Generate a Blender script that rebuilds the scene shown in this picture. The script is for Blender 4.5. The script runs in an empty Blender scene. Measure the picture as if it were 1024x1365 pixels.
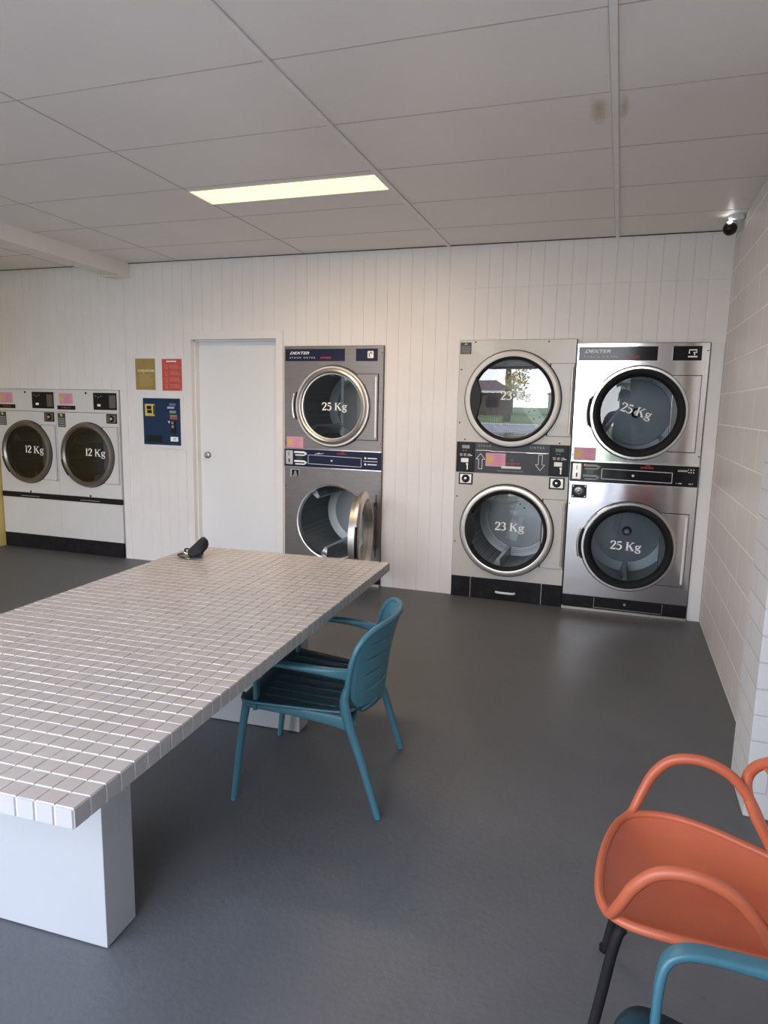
import bpy, bmesh, math, random
from mathutils import Vector, Matrix
random.seed(7)
PI = math.pi
scene = bpy.context.scene
COL = scene.collection
YW = 2.793      # back wall plane
YF = 2.770      # front plane of the built-in machines
XR = 1.938      # right wall plane
XL = -4.545     # left wall plane
YB = -3.35       # shopfront plane behind the camera
def ceil_z(x, y): return 2.7203 - 0.00218*x - 0.01473*y

# ------------------------------------------------------------------ materials
MATS = {}
def mat(name, color, rough=0.5, metal=0.0, noise=0.0, nscale=8.0, bump=0.0, bscale=60.0, spec=0.5, emit=None, estr=0.0, coat=0.0, stretch=None, color2=None):
    if name in MATS: return MATS[name]
    m = bpy.data.materials.new(name); m.use_nodes = True
    nt = m.node_tree; b = nt.nodes['Principled BSDF']
    c = (*color, 1)
    b.inputs['Base Color'].default_value = c
    b.inputs['Roughness'].default_value = rough
    b.inputs['Metallic'].default_value = metal
    b.inputs['Specular IOR Level'].default_value = spec
    b.inputs['Coat Weight'].default_value = coat
    if emit:
        b.inputs['Emission Color'].default_value = (*emit, 1); b.inputs['Emission Strength'].default_value = estr
    if noise or bump:
        tc = nt.nodes.new('ShaderNodeTexCoord'); mp = nt.nodes.new('ShaderNodeMapping')
        nt.links.new(tc.outputs['Object'], mp.inputs['Vector'])
        if stretch: mp.inputs['Scale'].default_value = stretch
    if noise:
        n = nt.nodes.new('ShaderNodeTexNoise'); n.inputs['Scale'].default_value = nscale; n.inputs['Detail'].default_value = 5
        nt.links.new(mp.outputs['Vector'], n.inputs['Vector'])
        r = nt.nodes.new('ShaderNodeValToRGB')
        lo = tuple(max(0, v*(1-noise)) for v in color); hi = color2 or tuple(min(1, v*(1+noise)) for v in color)
        r.color_ramp.elements[0].color = (*lo, 1); r.color_ramp.elements[1].color = (*hi, 1)
        r.color_ramp.elements[0].position = 0.3; r.color_ramp.elements[1].position = 0.7
        nt.links.new(n.outputs['Fac'], r.inputs['Fac']); nt.links.new(r.outputs['Color'], b.inputs['Base Color'])
    if bump:
        n2 = nt.nodes.new('ShaderNodeTexNoise'); n2.inputs['Scale'].default_value = bscale; n2.inputs['Detail'].default_value = 4
        nt.links.new(mp.outputs['Vector'], n2.inputs['Vector'])
        bp = nt.nodes.new('ShaderNodeBump'); bp.inputs['Strength'].default_value = bump; bp.inputs['Distance'].default_value = 0.01
        nt.links.new(n2.outputs['Fac'], bp.inputs['Height']); nt.links.new(bp.outputs['Normal'], b.inputs['Normal'])
    MATS[name] = m
    return m

def glass(name, tint, refl_boost=0.0, rough=0.0):
    """thin pane: see-through, with a mirror-like sheen that grows at glancing angles"""
    if name in MATS: return MATS[name]
    m = bpy.data.materials.new(name); m.use_nodes = True
    nt = m.node_tree; nt.nodes.clear()
    out = nt.nodes.new('ShaderNodeOutputMaterial'); mix = nt.nodes.new('ShaderNodeMixShader')
    tr = nt.nodes.new('ShaderNodeBsdfTransparent'); gl = nt.nodes.new('ShaderNodeBsdfGlossy'); fr = nt.nodes.new('ShaderNodeFresnel')
    fr.inputs['IOR'].default_value = 1.5
    tr.inputs['Color'].default_value = (*tint, 1); gl.inputs['Roughness'].default_value = rough
    add = nt.nodes.new('ShaderNodeMath'); add.operation = 'ADD'; add.use_clamp = True; add.inputs[1].default_value = refl_boost
    nt.links.new(fr.outputs[0], add.inputs[0]); nt.links.new(add.outputs[0], mix.inputs[0])
    nt.links.new(tr.outputs[0], mix.inputs[1]); nt.links.new(gl.outputs[0], mix.inputs[2]); nt.links.new(mix.outputs[0], out.inputs['Surface'])
    MATS[name] = m
    return m

def floor_mat():
    m = bpy.data.materials.new('painted_concrete'); m.use_nodes = True
    nt = m.node_tree; b = nt.nodes['Principled BSDF']
    tc = nt.nodes.new('ShaderNodeTexCoord')
    n = nt.nodes.new('ShaderNodeTexNoise'); n.inputs['Scale'].default_value = 1.6; n.inputs['Detail'].default_value = 7; n.inputs['Roughness'].default_value = 0.65
    n2 = nt.nodes.new('ShaderNodeTexNoise'); n2.inputs['Scale'].default_value = 45; n2.inputs['Detail'].default_value = 4
    nt.links.new(tc.outputs['Object'], n.inputs['Vector']); nt.links.new(tc.outputs['Object'], n2.inputs['Vector'])
    r = nt.nodes.new('ShaderNodeValToRGB'); r.color_ramp.elements[0].position = 0.3; r.color_ramp.elements[1].position = 0.72
    r.color_ramp.elements[0].color = (0.088, 0.093, 0.098, 1); r.color_ramp.elements[1].color = (0.122, 0.127, 0.133, 1)
    nt.links.new(n.outputs['Fac'], r.inputs['Fac'])
    # fine speckle
    r2 = nt.nodes.new('ShaderNodeValToRGB'); r2.color_ramp.elements[0].position = 0.27; r2.color_ramp.elements[1].position = 0.36
    r2.color_ramp.elements[0].color = (0.75, 0.75, 0.75, 1); r2.color_ramp.elements[1].color = (1, 1, 1, 1)
    nt.links.new(n2.outputs['Fac'], r2.inputs['Fac'])
    mul = nt.nodes.new('ShaderNodeMixRGB'); mul.blend_type = 'MULTIPLY'; mul.inputs[0].default_value = 0.8
    nt.links.new(r.outputs['Color'], mul.inputs[1]); nt.links.new(r2.outputs['Color'], mul.inputs[2])
    # hairline cracks
    nd = nt.nodes.new('ShaderNodeTexNoise'); nd.inputs['Scale'].default_value = 5; nd.inputs['Detail'].default_value = 4
    nt.links.new(tc.outputs['Object'], nd.inputs['Vector'])
    mx = nt.nodes.new('ShaderNodeMixRGB'); mx.inputs[0].default_value = 0.12
    nt.links.new(tc.outputs['Object'], mx.inputs[1]); nt.links.new(nd.outputs['Color'], mx.inputs[2])
    v = nt.nodes.new('ShaderNodeTexVoronoi'); v.feature = 'DISTANCE_TO_EDGE'; v.inputs['Scale'].default_value = 0.3
    nt.links.new(mx.outputs[0], v.inputs['Vector'])
    r3 = nt.nodes.new('ShaderNodeValToRGB'); r3.color_ramp.elements[0].position = 0.0; r3.color_ramp.elements[1].position = 0.0012
    r3.color_ramp.elements[0].color = (0.80, 0.80, 0.80, 1); r3.color_ramp.elements[1].color = (1, 1, 1, 1)
    nt.links.new(v.outputs['Distance'], r3.inputs['Fac'])
    mul2 = nt.nodes.new('ShaderNodeMixRGB'); mul2.blend_type = 'MULTIPLY'; mul2.inputs[0].default_value = 0.3
    nt.links.new(mul.outputs[0], mul2.inputs[1]); nt.links.new(r3.outputs['Color'], mul2.inputs[2])
    nt.links.new(mul2.outputs[0], b.inputs['Base Color'])
    rr = nt.nodes.new('ShaderNodeMapRange'); rr.inputs['To Min'].default_value = 0.42; rr.inputs['To Max'].default_value = 0.6
    nt.links.new(n.outputs['Fac'], rr.inputs['Value']); nt.links.new(rr.outputs[0], b.inputs['Roughness'])
    bp = nt.nodes.new('ShaderNodeBump'); bp.inputs['Strength'].default_value = 0.12; bp.inputs['Distance'].default_value = 0.01
    nt.links.new(n2.outputs['Fac'], bp.inputs['Height']); nt.links.new(bp.outputs['Normal'], b.inputs['Normal'])
    return m

def block_mat(name, color, bw, bh, axis, off=(0, 0), mortar_lift=1.1, msize=0.006):
    """painted masonry: brick texture over the wall's own metres, bump for the joints"""
    m = bpy.data.materials.new(name); m.use_nodes = True
    nt = m.node_tree; b = nt.nodes['Principled BSDF']
    tc = nt.nodes.new('ShaderNodeTexCoord'); sp = nt.nodes.new('ShaderNodeSeparateXYZ'); cb = nt.nodes.new('ShaderNodeCombineXYZ')
    nt.links.new(tc.outputs['Object'], sp.inputs[0])
    a1 = nt.nodes.new('ShaderNodeMath'); a1.inputs[1].default_value = off[0] + 40*bw; a2 = nt.nodes.new('ShaderNodeMath'); a2.inputs[1].default_value = off[1] + 40*bh
    if axis == 'XY':
        ad = nt.nodes.new('ShaderNodeMath'); nt.links.new(sp.outputs['X'], ad.inputs[0]); nt.links.new(sp.outputs['Y'], ad.inputs[1]); src = ad.outputs[0]
    else: src = sp.outputs[axis]
    nt.links.new(src, a1.inputs[0]); nt.links.new(sp.outputs['Z'], a2.inputs[0])
    nt.links.new(a1.outputs[0], cb.inputs[0]); nt.links.new(a2.outputs[0], cb.inputs[1])
    br = nt.nodes.new('ShaderNodeTexBrick'); br.inputs['Scale'].default_value = 1; br.inputs['Brick Width'].default_value = bw; br.inputs['Row Height'].default_value = bh
    br.inputs['Mortar Size'].default_value = msize; br.inputs['Mortar Smooth'].default_value = 0.5; br.offset = 0.5
    br.inputs['Color1'].default_value = (*color, 1); br.inputs['Color2'].default_value = (*[v*0.965 for v in color], 1)
    br.inputs['Mortar'].default_value = (*[min(1, v*mortar_lift) for v in color], 1)
    nt.links.new(cb.outputs[0], br.inputs['Vector'])
    nt.links.new(br.outputs['Color'], b.inputs['Base Color'])
    n = nt.nodes.new('ShaderNodeTexNoise'); n.inputs['Scale'].default_value = 90; n.inputs['Detail'].default_value = 5
    nt.links.new(tc.outputs['Object'], n.inputs['Vector'])
    mr = nt.nodes.new('ShaderNodeMath'); mr.operation = 'MULTIPLY_ADD'; mr.inputs[1].default_value = -1.0
    sc = nt.nodes.new('ShaderNodeMath'); sc.operation = 'MULTIPLY'; sc.inputs[1].default_value = 0.25
    nt.links.new(n.outputs['Fac'], sc.inputs[0]); nt.links.new(br.outputs['Fac'], mr.inputs[0]); nt.links.new(sc.outputs[0], mr.inputs[2])
    bp = nt.nodes.new('ShaderNodeBump'); bp.inputs['Strength'].default_value = 0.6; bp.inputs['Distance'].default_value = 0.004
    nt.links.new(mr.outputs[0], bp.inputs['Height']); nt.links.new(bp.outputs['Normal'], b.inputs['Normal'])
    b.inputs['Roughness'].default_value = 0.5
    return m

def ceiling_mat():
    m = bpy.data.materials.new('ceiling_panel'); m.use_nodes = True
    nt = m.node_tree; b = nt.nodes['Principled BSDF']
    tc = nt.nodes.new('ShaderNodeTexCoord')
    n = nt.nodes.new('ShaderNodeTexNoise'); n.inputs['Scale'].default_value = 70; n.inputs['Detail'].default_value = 6
    n1 = nt.nodes.new('ShaderNodeTexNoise'); n1.inputs['Scale'].default_value = 0.9; n1.inputs['Detail'].default_value = 3
    for q in (n, n1): nt.links.new(tc.outputs['Object'], q.inputs['Vector'])
    r = nt.nodes.new('ShaderNodeValToRGB'); r.color_ramp.elements[0].color = (0.82, 0.772, 0.725, 1); r.color_ramp.elements[1].color = (0.87, 0.822, 0.77, 1)
    r.color_ramp.elements[0].position = .35; r.color_ramp.elements[1].position = .65
    nt.links.new(n1.outputs['Fac'], r.inputs['Fac'])
    # two old water stains either side of the main bar
    last = r.outputs['Color']
    for (cx, cy, sx, sy) in ((1.135, 0.74, 0.045, 0.16), (1.232, 0.74, 0.025, 0.13)):
        mp = nt.nodes.new('ShaderNodeMapping'); mp.vector_type = 'POINT'
        mp.inputs['Location'].default_value = (-cx/sx, -cy/sy, 0); mp.inputs['Scale'].default_value = (1/sx, 1/sy, 0)
        nt.links.new(tc.outputs['Object'], mp.inputs['Vector'])
        ln = nt.nodes.new('ShaderNodeVectorMath'); ln.operation = 'LENGTH'; nt.links.new(mp.outputs[0], ln.inputs[0])
        ns = nt.nodes.new('ShaderNodeTexNoise'); ns.inputs['Scale'].default_value = 14; nt.links.new(tc.outputs['Object'], ns.inputs['Vector'])
        ad = nt.nodes.new('ShaderNodeMath'); nt.links.new(ln.outputs['Value'], ad.inputs[0]); nt.links.new(ns.outputs['Fac'], ad.inputs[1])
        rg = nt.nodes.new('ShaderNodeMapRange'); rg.inputs['From Min'].default_value = 0.6; rg.inputs['From Max'].default_value = 1.5
        rg.inputs['To Min'].default_value = 0.8; rg.inputs['To Max'].default_value = 0; nt.links.new(ad.outputs[0], rg.inputs['Value'])
        mx = nt.nodes.new('ShaderNodeMixRGB'); mx.inputs[2].default_value = (0.50, 0.36, 0.21, 1)
        nt.links.new(rg.outputs[0], mx.inputs[0]); nt.links.new(last, mx.inputs[1]); last = mx.outputs[0]
    nt.links.new(last, b.inputs['Base Color'])
    b.inputs['Roughness'].default_value = 0.42
    bp = nt.nodes.new('ShaderNodeBump'); bp.inputs['Strength'].default_value = 0.1; bp.inputs['Distance'].default_value = 0.004
    nt.links.new(n.outputs['Fac'], bp.inputs['Height']); nt.links.new(bp.outputs['Normal'], b.inputs['Normal'])
    return m

def perf_mat(name, base, hole, scale):
    m = bpy.data.materials.new(name); m.use_nodes = True
    nt = m.node_tree; b = nt.nodes['Principled BSDF']
    tc = nt.nodes.new('ShaderNodeTexCoord'); v = nt.nodes.new('ShaderNodeTexVoronoi'); v.inputs['Scale'].default_value = scale; v.inputs['Randomness'].default_value = 0.05
    nt.links.new(tc.outputs['Object'], v.inputs['Vector'])
    r = nt.nodes.new('ShaderNodeValToRGB'); r.color_ramp.elements[0].position = 0.24; r.color_ramp.elements[1].position = 0.34
    r.color_ramp.elements[0].color = (*hole, 1); r.color_ramp.elements[1].color = (*base, 1)
    nt.links.new(v.outputs['Distance'], r.inputs['Fac']); nt.links.new(r.outputs['Color'], b.inputs['Base Color'])
    b.inputs['Metallic'].default_value = 0.55; b.inputs['Roughness'].default_value = 0.42
    MATS[name] = m
    return m

M_white = mat('wall_white', (0.83, 0.80, 0.782), 0.5, noise=0.025, nscale=3, bump=0.03, bscale=120)
M_door = mat('door_white', (0.80, 0.81, 0.82), 0.4, noise=0.015, nscale=2, bump=0.02, bscale=60)
M_trim = mat('trim_white', (0.82, 0.80, 0.785), 0.4, noise=0.02, nscale=4)
M_yellow = mat('yellow_paint', (0.62, 0.48, 0.16), 0.5, noise=0.05, nscale=3)
M_ceil = ceiling_mat()
M_bar = mat('ceiling_bar', (0.84, 0.815, 0.785), 0.4, noise=0.04, nscale=9)
M_seam = mat('ceiling_seam', (0.52, 0.48, 0.45), 0.6, noise=0.06, nscale=9)
M_floor = floor_mat()
M_block = block_mat('painted_block', (0.70, 0.67, 0.65), 0.4, 0.2, 'Y', (0.1, -0.01), 1.35, 0.006)
M_brick = block_mat('painted_brick', (0.66, 0.655, 0.65), 0.24, 0.1, 'XY', (0.0, 0.0), 0.88, 0.005)
M_cream = mat('cream_enamel', (0.60, 0.575, 0.53), 0.33, noise=0.02, nscale=4, coat=0.2)
M_enamel = mat('white_enamel', (0.70, 0.69, 0.675), 0.33, noise=0.02, nscale=4, coat=0.2)
M_steel = mat('brushed_steel', (0.235, 0.212, 0.193), 0.36, 0.85, noise=0.07, nscale=6, stretch=(1, 1, 12), bump=0.05, bscale=30)
M_bright = mat('polished_steel', (0.70, 0.685, 0.67), 0.10, 1.0, noise=0.03, nscale=3, bump=0.16, bscale=2.0)
M_chrome = mat('chrome', (0.78, 0.76, 0.73), 0.16, 1.0, noise=0.03, nscale=10)
M_satin = mat('satin_steel', (0.60, 0.55, 0.49), 0.36, 1.0, noise=0.05, nscale=10)
M_bronze = mat('bronze_ring', (0.20, 0.175, 0.145), 0.3, 0.7, noise=0.06, nscale=10)
M_black = mat('black_plastic', (0.012, 0.012, 0.014), 0.35, spec=0.2, noise=0.1, nscale=20)
M_gloss = mat('gloss_black', (0.01, 0.01, 0.012), 0.1, spec=0.28, noise=0.1, nscale=20)
M_rubber = mat('rubber', (0.016, 0.016, 0.017), 0.55, spec=0.12, noise=0.1, nscale=20)
M_kick = mat('kick_black', (0.016, 0.016, 0.018), 0.4, spec=0.15, noise=0.3, nscale=14, bump=0.1)
M_navy = mat('navy_panel', (0.014, 0.017, 0.052), 0.3, spec=0.2, noise=0.1, nscale=9)
M_grayp = mat('charcoal_panel', (0.062, 0.066, 0.078), 0.35, spec=0.25, noise=0.06, nscale=9)
M_bluebox = mat('navy_machine', (0.013, 0.034, 0.085), 0.35, spec=0.2, noise=0.06, nscale=9)
M_pink = mat('pink_paper', (0.72, 0.34, 0.45), 0.6, noise=0.05, nscale=15)
M_yel = mat('yellow_print', (0.68, 0.52, 0.10), 0.6, noise=0.05, nscale=15)
M_ink = mat('white_ink', (0.97, 0.97, 0.95), 0.5, noise=0.02, nscale=15)
M_greyink = mat('grey_ink', (0.32, 0.32, 0.34), 0.5, noise=0.02, nscale=15)
M_red = mat('red_ink', (0.58, 0.06, 0.05), 0.5, noise=0.04, nscale=15)
M_poster_red = mat('red_poster', (0.56, 0.085, 0.065), 0.5, noise=0.04, nscale=12)
M_poster_gold = mat('gold_poster', (0.36, 0.255, 0.07), 0.45, noise=0.05, nscale=12)
M_pale = mat('pale_print', (0.72, 0.36, 0.25), 0.6, noise=0.03, nscale=15)
M_palegold = mat('pale_gold_print', (0.56, 0.45, 0.22), 0.6, noise=0.03, nscale=15)
M_brownink = mat('brown_print', (0.36, 0.16, 0.08), 0.6, noise=0.03, nscale=15)
M_cyan = mat('cyan_label', (0.25, 0.55, 0.75), 0.5, noise=0.04, nscale=15)
M_green = mat('green_label', (0.14, 0.32, 0.14), 0.5, noise=0.04, nscale=15)
M_mauve = mat('mauve_label', (0.20, 0.14, 0.30), 0.5, noise=0.04, nscale=15)
M_tan = mat('tan_label', (0.38, 0.30, 0.24), 0.5, noise=0.04, nscale=15)
M_lcd = mat('display_green', (0.05, 0.07, 0.045), 0.2, noise=0.04, nscale=15)
M_led = mat('red_led', (0.6, 0.02, 0.02), 0.4, noise=0.02, nscale=15, emit=(1, 0.04, 0.04), estr=1.2)
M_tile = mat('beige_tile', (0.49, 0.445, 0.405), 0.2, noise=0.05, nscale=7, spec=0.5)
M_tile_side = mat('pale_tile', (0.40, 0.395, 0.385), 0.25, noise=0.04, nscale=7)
M_grout = mat('white_grout', (0.58, 0.55, 0.51), 0.6, noise=0.03, nscale=30)
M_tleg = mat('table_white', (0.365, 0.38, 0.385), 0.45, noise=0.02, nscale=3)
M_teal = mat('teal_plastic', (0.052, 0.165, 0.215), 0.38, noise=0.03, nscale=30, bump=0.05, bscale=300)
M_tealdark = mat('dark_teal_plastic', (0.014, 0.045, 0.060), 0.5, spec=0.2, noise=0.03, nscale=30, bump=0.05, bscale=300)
M_orange = mat('coral_plastic', (0.49, 0.120, 0.054), 0.4, noise=0.03, nscale=30, bump=0.04, bscale=400)
M_drum = perf_mat('perforated_drum', (0.40, 0.41, 0.42), (0.03, 0.03, 0.032), 60)
M_drumd = perf_mat('dark_perforated_drum', (0.15, 0.17, 0.18), (0.015, 0.015, 0.016), 80)
M_drumback = mat('drum_back', (0.36, 0.39, 0.41), 0.4, 0.4, noise=0.06, nscale=5)
M_drumring = mat('drum_ring', (0.47, 0.50, 0.52), 0.4, 0.4, noise=0.06, nscale=5)
M_vane = mat('drum_vane', (0.50, 0.54, 0.56), 0.32, 0.6, noise=0.06, nscale=5)
G_clear = glass('clear_pane', (0.90, 0.92, 0.92), 0.0)
G_mirror = glass('mirror_like_pane', (0.55, 0.57, 0.57), 0.10)
G_smoke = glass('smoky_pane', (0.66, 0.71, 0.73), 0.03)
G_dark = glass('dark_pane', (0.30, 0.31, 0.31), 0.015)
G_lid = glass('clear_plastic', (0.80, 0.80, 0.80), 0.08, 0.05)

# ------------------------------------------------------------------ mesh builder
def cat(pts, n=8, closed=False):
    P = [Vector(p) for p in pts]; out = []; N = len(P)
    segs = N if closed else N-1
    for i in range(segs):
        if closed: p0, p1, p2, p3 = P[(i-1) % N], P[i], P[(i+1) % N], P[(i+2) % N]
        else: p0, p1, p2, p3 = P[max(i-1, 0)], P[i], P[i+1], P[min(i+2, N-1)]
        for k in range(n):
            t = k/n
            out.append(0.5*((2*p1) + (p2-p0)*t + (2*p0-5*p1+4*p2-p3)*t*t + (-p0+3*p1-3*p2+p3)*t**3))
    if not closed: out.append(P[-1].copy())
    return out

class MB:
    def __init__(self): self.bm = bmesh.new(); self.mi = 0; self.wn = False
    def face(self, vs):
        try:
            f = self.bm.faces.new(vs); f.material_index = self.mi; return f
        except ValueError: return None
    def poly(self, pts): return self.face([self.bm.verts.new(p) for p in pts])
    def box(self, x0, x1, y0, y1, z0, z1, bev=0.0):
        if bev <= 0:
            v = [self.bm.verts.new((x, y, z)) for x in (x0, x1) for y in (y0, y1) for z in (z0, z1)]
            for q in ((0, 1, 3, 2), (4, 6, 7, 5), (0, 4, 5, 1), (2, 3, 7, 6), (0, 2, 6, 4), (1, 5, 7, 3)): self.face([v[i] for i in q])
            return self
        self.wn = True
        t = bmesh.new()
        v = [t.verts.new((x, y, z)) for x in (x0, x1) for y in (y0, y1) for z in (z0, z1)]
        for q in ((0, 1, 3, 2), (4, 6, 7, 5), (0, 4, 5, 1), (2, 3, 7, 6), (0, 2, 6, 4), (1, 5, 7, 3)): t.faces.new([v[i] for i in q])
        bmesh.ops.bevel(t, geom=t.edges[:], offset=bev, segments=2, affect='EDGES', profile=0.5)
        self.merge(t); t.free(); return self
    def merge(self, t):
        mp = {}
        for vv in t.verts: mp[vv] = self.bm.verts.new(vv.co)
        for f in t.faces: self.face([mp[x] for x in f.verts])
    def rings(self, rings, closed=True, cap=True):
        vs = [[self.bm.verts.new(p) for p in r] for r in rings]
        n = len(vs[0])
        for a, b in zip(vs, vs[1:]):
            for i in range(n if closed else n-1): self.face([a[i], a[(i+1) % n], b[(i+1) % n], b[i]])
        if cap: self.face(vs[0][::-1]); self.face(vs[-1])
        return vs
    def tube(self, path, r, n=12, closed=False, cap=True):
        P = [Vector(p) for p in path]; N = len(P)
        rad = r if isinstance(r, (list, tuple)) else [r]*N
        if len(rad) != N:
            q = list(rad); rad = []
            for i in range(N):
                t = i/(N-1)*(len(q)-1); k = min(int(t), len(q)-2); rad.append(q[k] + (q[k+1]-q[k])*(t-k))
        up = None; rings = []
        for i in range(N):
            t = (P[(i+1) % N]-P[i-1]) if closed else (P[min(i+1, N-1)]-P[max(i-1, 0)])
            t.normalize()
            if up is None:
                up = Vector((0, 0, 1)) if abs(t.z) < 0.9 else Vector((1, 0, 0))
            up = (up - t*up.dot(t)).normalized(); s = t.cross(up)
            rings.append([P[i] + rad[i]*(math.cos(2*PI*k/n)*s + math.sin(2*PI*k/n)*up) for k in range(n)])
        if closed: rings.append(rings[0])
        self.rings(rings, True, cap and not closed); return self
    def band(self, path, wid, hei, up=(0, 0, 1), n=4):
        """rounded-rectangle section swept along a path; wid, hei given per point"""
        P = [Vector(p) for p in path]; N = len(P); rings = []; U = Vector(up)
        for i in range(N):
            t = (P[min(i+1, N-1)]-P[max(i-1, 0)]).normalized()
            side = t.cross(U)
            if side.length < 1e-4: side = Vector((0, 1, 0))
            side.normalize(); u = side.cross(t).normalized()
            w = wid[i] if isinstance(wid, (list, tuple)) else wid; h = hei[i] if isinstance(hei, (list, tuple)) else hei
            r = min(w, h)*0.35; pts = []
            for (sx, sy, a0) in ((1, 1, 0), (-1, 1, 90), (-1, -1, 180), (1, -1, 270)):
                for k in range(n):
                    a = math.radians(a0 + 90*k/(n-1))
                    pts.append(P[i] + side*(sx*(w/2-r) + r*math.cos(a)) + u*(sy*(h/2-r) + r*math.sin(a)))
            rings.append(pts)
        self.rings(rings); return self
    def lathe_y(self, prof, cx, cz, n=64, cap=False):
        """profile of (radius, y) spun about the horizontal axis through (cx, cz)"""
        rings = [[(cx + r*math.cos(2*PI*k/n), y, cz + r*math.sin(2*PI*k/n)) for k in range(n)] for r, y in prof]
        self.rings(rings, True, cap); return self
    def lathe_z(self, prof, cx, cy, n=32, cap=True):
        rings = [[(cx + r*math.cos(2*PI*k/n), cy + r*math.sin(2*PI*k/n), z) for k in range(n)] for r, z in prof]
        self.rings(rings, True, cap); return self
    def disc_y(self, cx, cz, r, y, n=64, bulge=0.0, nr=8):
        if bulge == 0:
            self.poly([(cx + r*math.cos(2*PI*k/n), y, cz + r*math.sin(2*PI*k/n)) for k in range(n)]); return self
        prof = [(r*(1-i/nr), y - bulge*(1-(1-i/nr)**2)) for i in range(nr)]
        vs = self.rings([[(cx + q*math.cos(2*PI*k/n), yy, cz + q*math.sin(2*PI*k/n)) for k in range(n)] for q, yy in prof], True, False)
        c = self.bm.verts.new((cx, y-bulge, cz)); last = vs[-1]
        for k in range(n): self.face([last[k], last[(k+1) % n], c])
        return self
    def plate_hole(self, x0, x1, z0, z1, y, cx, cz, r, n=64, depth=0.0):
        angs = [2*PI*k/n for k in range(n)]
        for x in (x0, x1):
            for zz in (z0, z1): angs.append(math.atan2(zz-cz, x-cx) % (2*PI))
        angs = sorted(set(round(a, 6) for a in angs)); inn = []; out = []
        for a in angs:
            c, s = math.cos(a), math.sin(a)
            tx = ((x1-cx)/c if c > 1e-9 else (x0-cx)/c if c < -1e-9 else 1e9); tz = ((z1-cz)/s if s > 1e-9 else (z0-cz)/s if s < -1e-9 else 1e9)
            t = min(tx, tz)
            inn.append((cx+r*c, y, cz+r*s)); out.append((cx+t*c, y, cz+t*s))
        vi = [self.bm.verts.new(p) for p in inn]; vo = [self.bm.verts.new(p) for p in out]; N = len(angs)
        for i in range(N): self.face([vi[i], vi[(i+1) % N], vo[(i+1) % N], vo[i]])
        if depth:
            vb = [self.bm.verts.new((p[0], y+depth, p[2])) for p in inn]
            for i in range(N): self.face([vi[i], vb[i], vb[(i+1) % N], vi[(i+1) % N]])
        return self
    def stroke(self, pts, wid, y, ox=0, oz=0, sc=1.0, sm=True, rot=0.0):
        """flat pen stroke in the xz plane at depth y; pts (x,z), width per point"""
        P = [Vector((p[0], p[1], 0)) for p in pts]; W = list(wid) if isinstance(wid, (list, tuple)) else [wid]*len(P)
        if sm and len(P) > 2:
            n = 5; Q = cat(P, n); WW = []
            for i in range(len(P)-1): WW += [W[i] + (W[i+1]-W[i])*k/n for k in range(n)]
            P, W = Q, WW + [W[-1]]
        L = []; R = []; cr, sr = math.cos(rot), math.sin(rot)
        for i in range(len(P)):
            t = (P[min(i+1, len(P)-1)]-P[max(i-1, 0)]).normalized(); nn = Vector((-t.y, t.x, 0))*W[i]/2
            for lst, p in ((L, P[i]+nn), (R, P[i]-nn)):
                X, Zz = p.x*sc, p.y*sc
                lst.append(self.bm.verts.new((ox + X*cr - Zz*sr, y, oz + X*sr + Zz*cr)))
        for i in range(len(P)-1): self.face([R[i], R[i+1], L[i+1], L[i]])
    def move(self, mtx): bmesh.ops.transform(self.bm, matrix=mtx, verts=self.bm.verts[:]); return self
    def build(self, name, mats, parent=None, smooth=True, ang=40, mods=None, world=True):
        bmesh.ops.recalc_face_normals(self.bm, faces=self.bm.faces[:])
        if parent is not None and world:
            off = Vector((0, 0, 0)); p = parent
            while p is not None: off += p.location; p = p.parent
            bmesh.ops.translate(self.bm, vec=-off, verts=self.bm.verts[:])
        me = bpy.data.meshes.new(name); self.bm.to_mesh(me); self.bm.free()
        for m in (mats if isinstance(mats, (list, tuple)) else [mats]): me.materials.append(m)
        if smooth:
            me.polygons.foreach_set('use_smooth', [True]*len(me.polygons))
            me.set_sharp_from_angle(angle=math.radians(ang))
        o = bpy.data.objects.new(name, me); COL.objects.link(o)
        if parent is not None: o.parent = parent
        if smooth and self.wn:
            w = o.modifiers.new('normals', 'WEIGHTED_NORMAL'); w.keep_sharp = True
        return o

def tag(o, label=None, category=None, group=None, kind=None):
    if label: o['label'] = label
    if category: o['category'] = category
    if group: o['group'] = group
    if kind: o['kind'] = kind
    return o
def thing(name, loc, label, category, group=None, rz=0.0):
    o = bpy.data.objects.new(name, None); COL.objects.link(o); o.location = loc; o.rotation_euler = (0, 0, rz)
    o.empty_display_size = 0.1
    return tag(o, label, category, group)
def struct(name, mb, m, label, category, **k):
    return tag(mb.build(name, m, **k), label, category, kind='structure')

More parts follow.
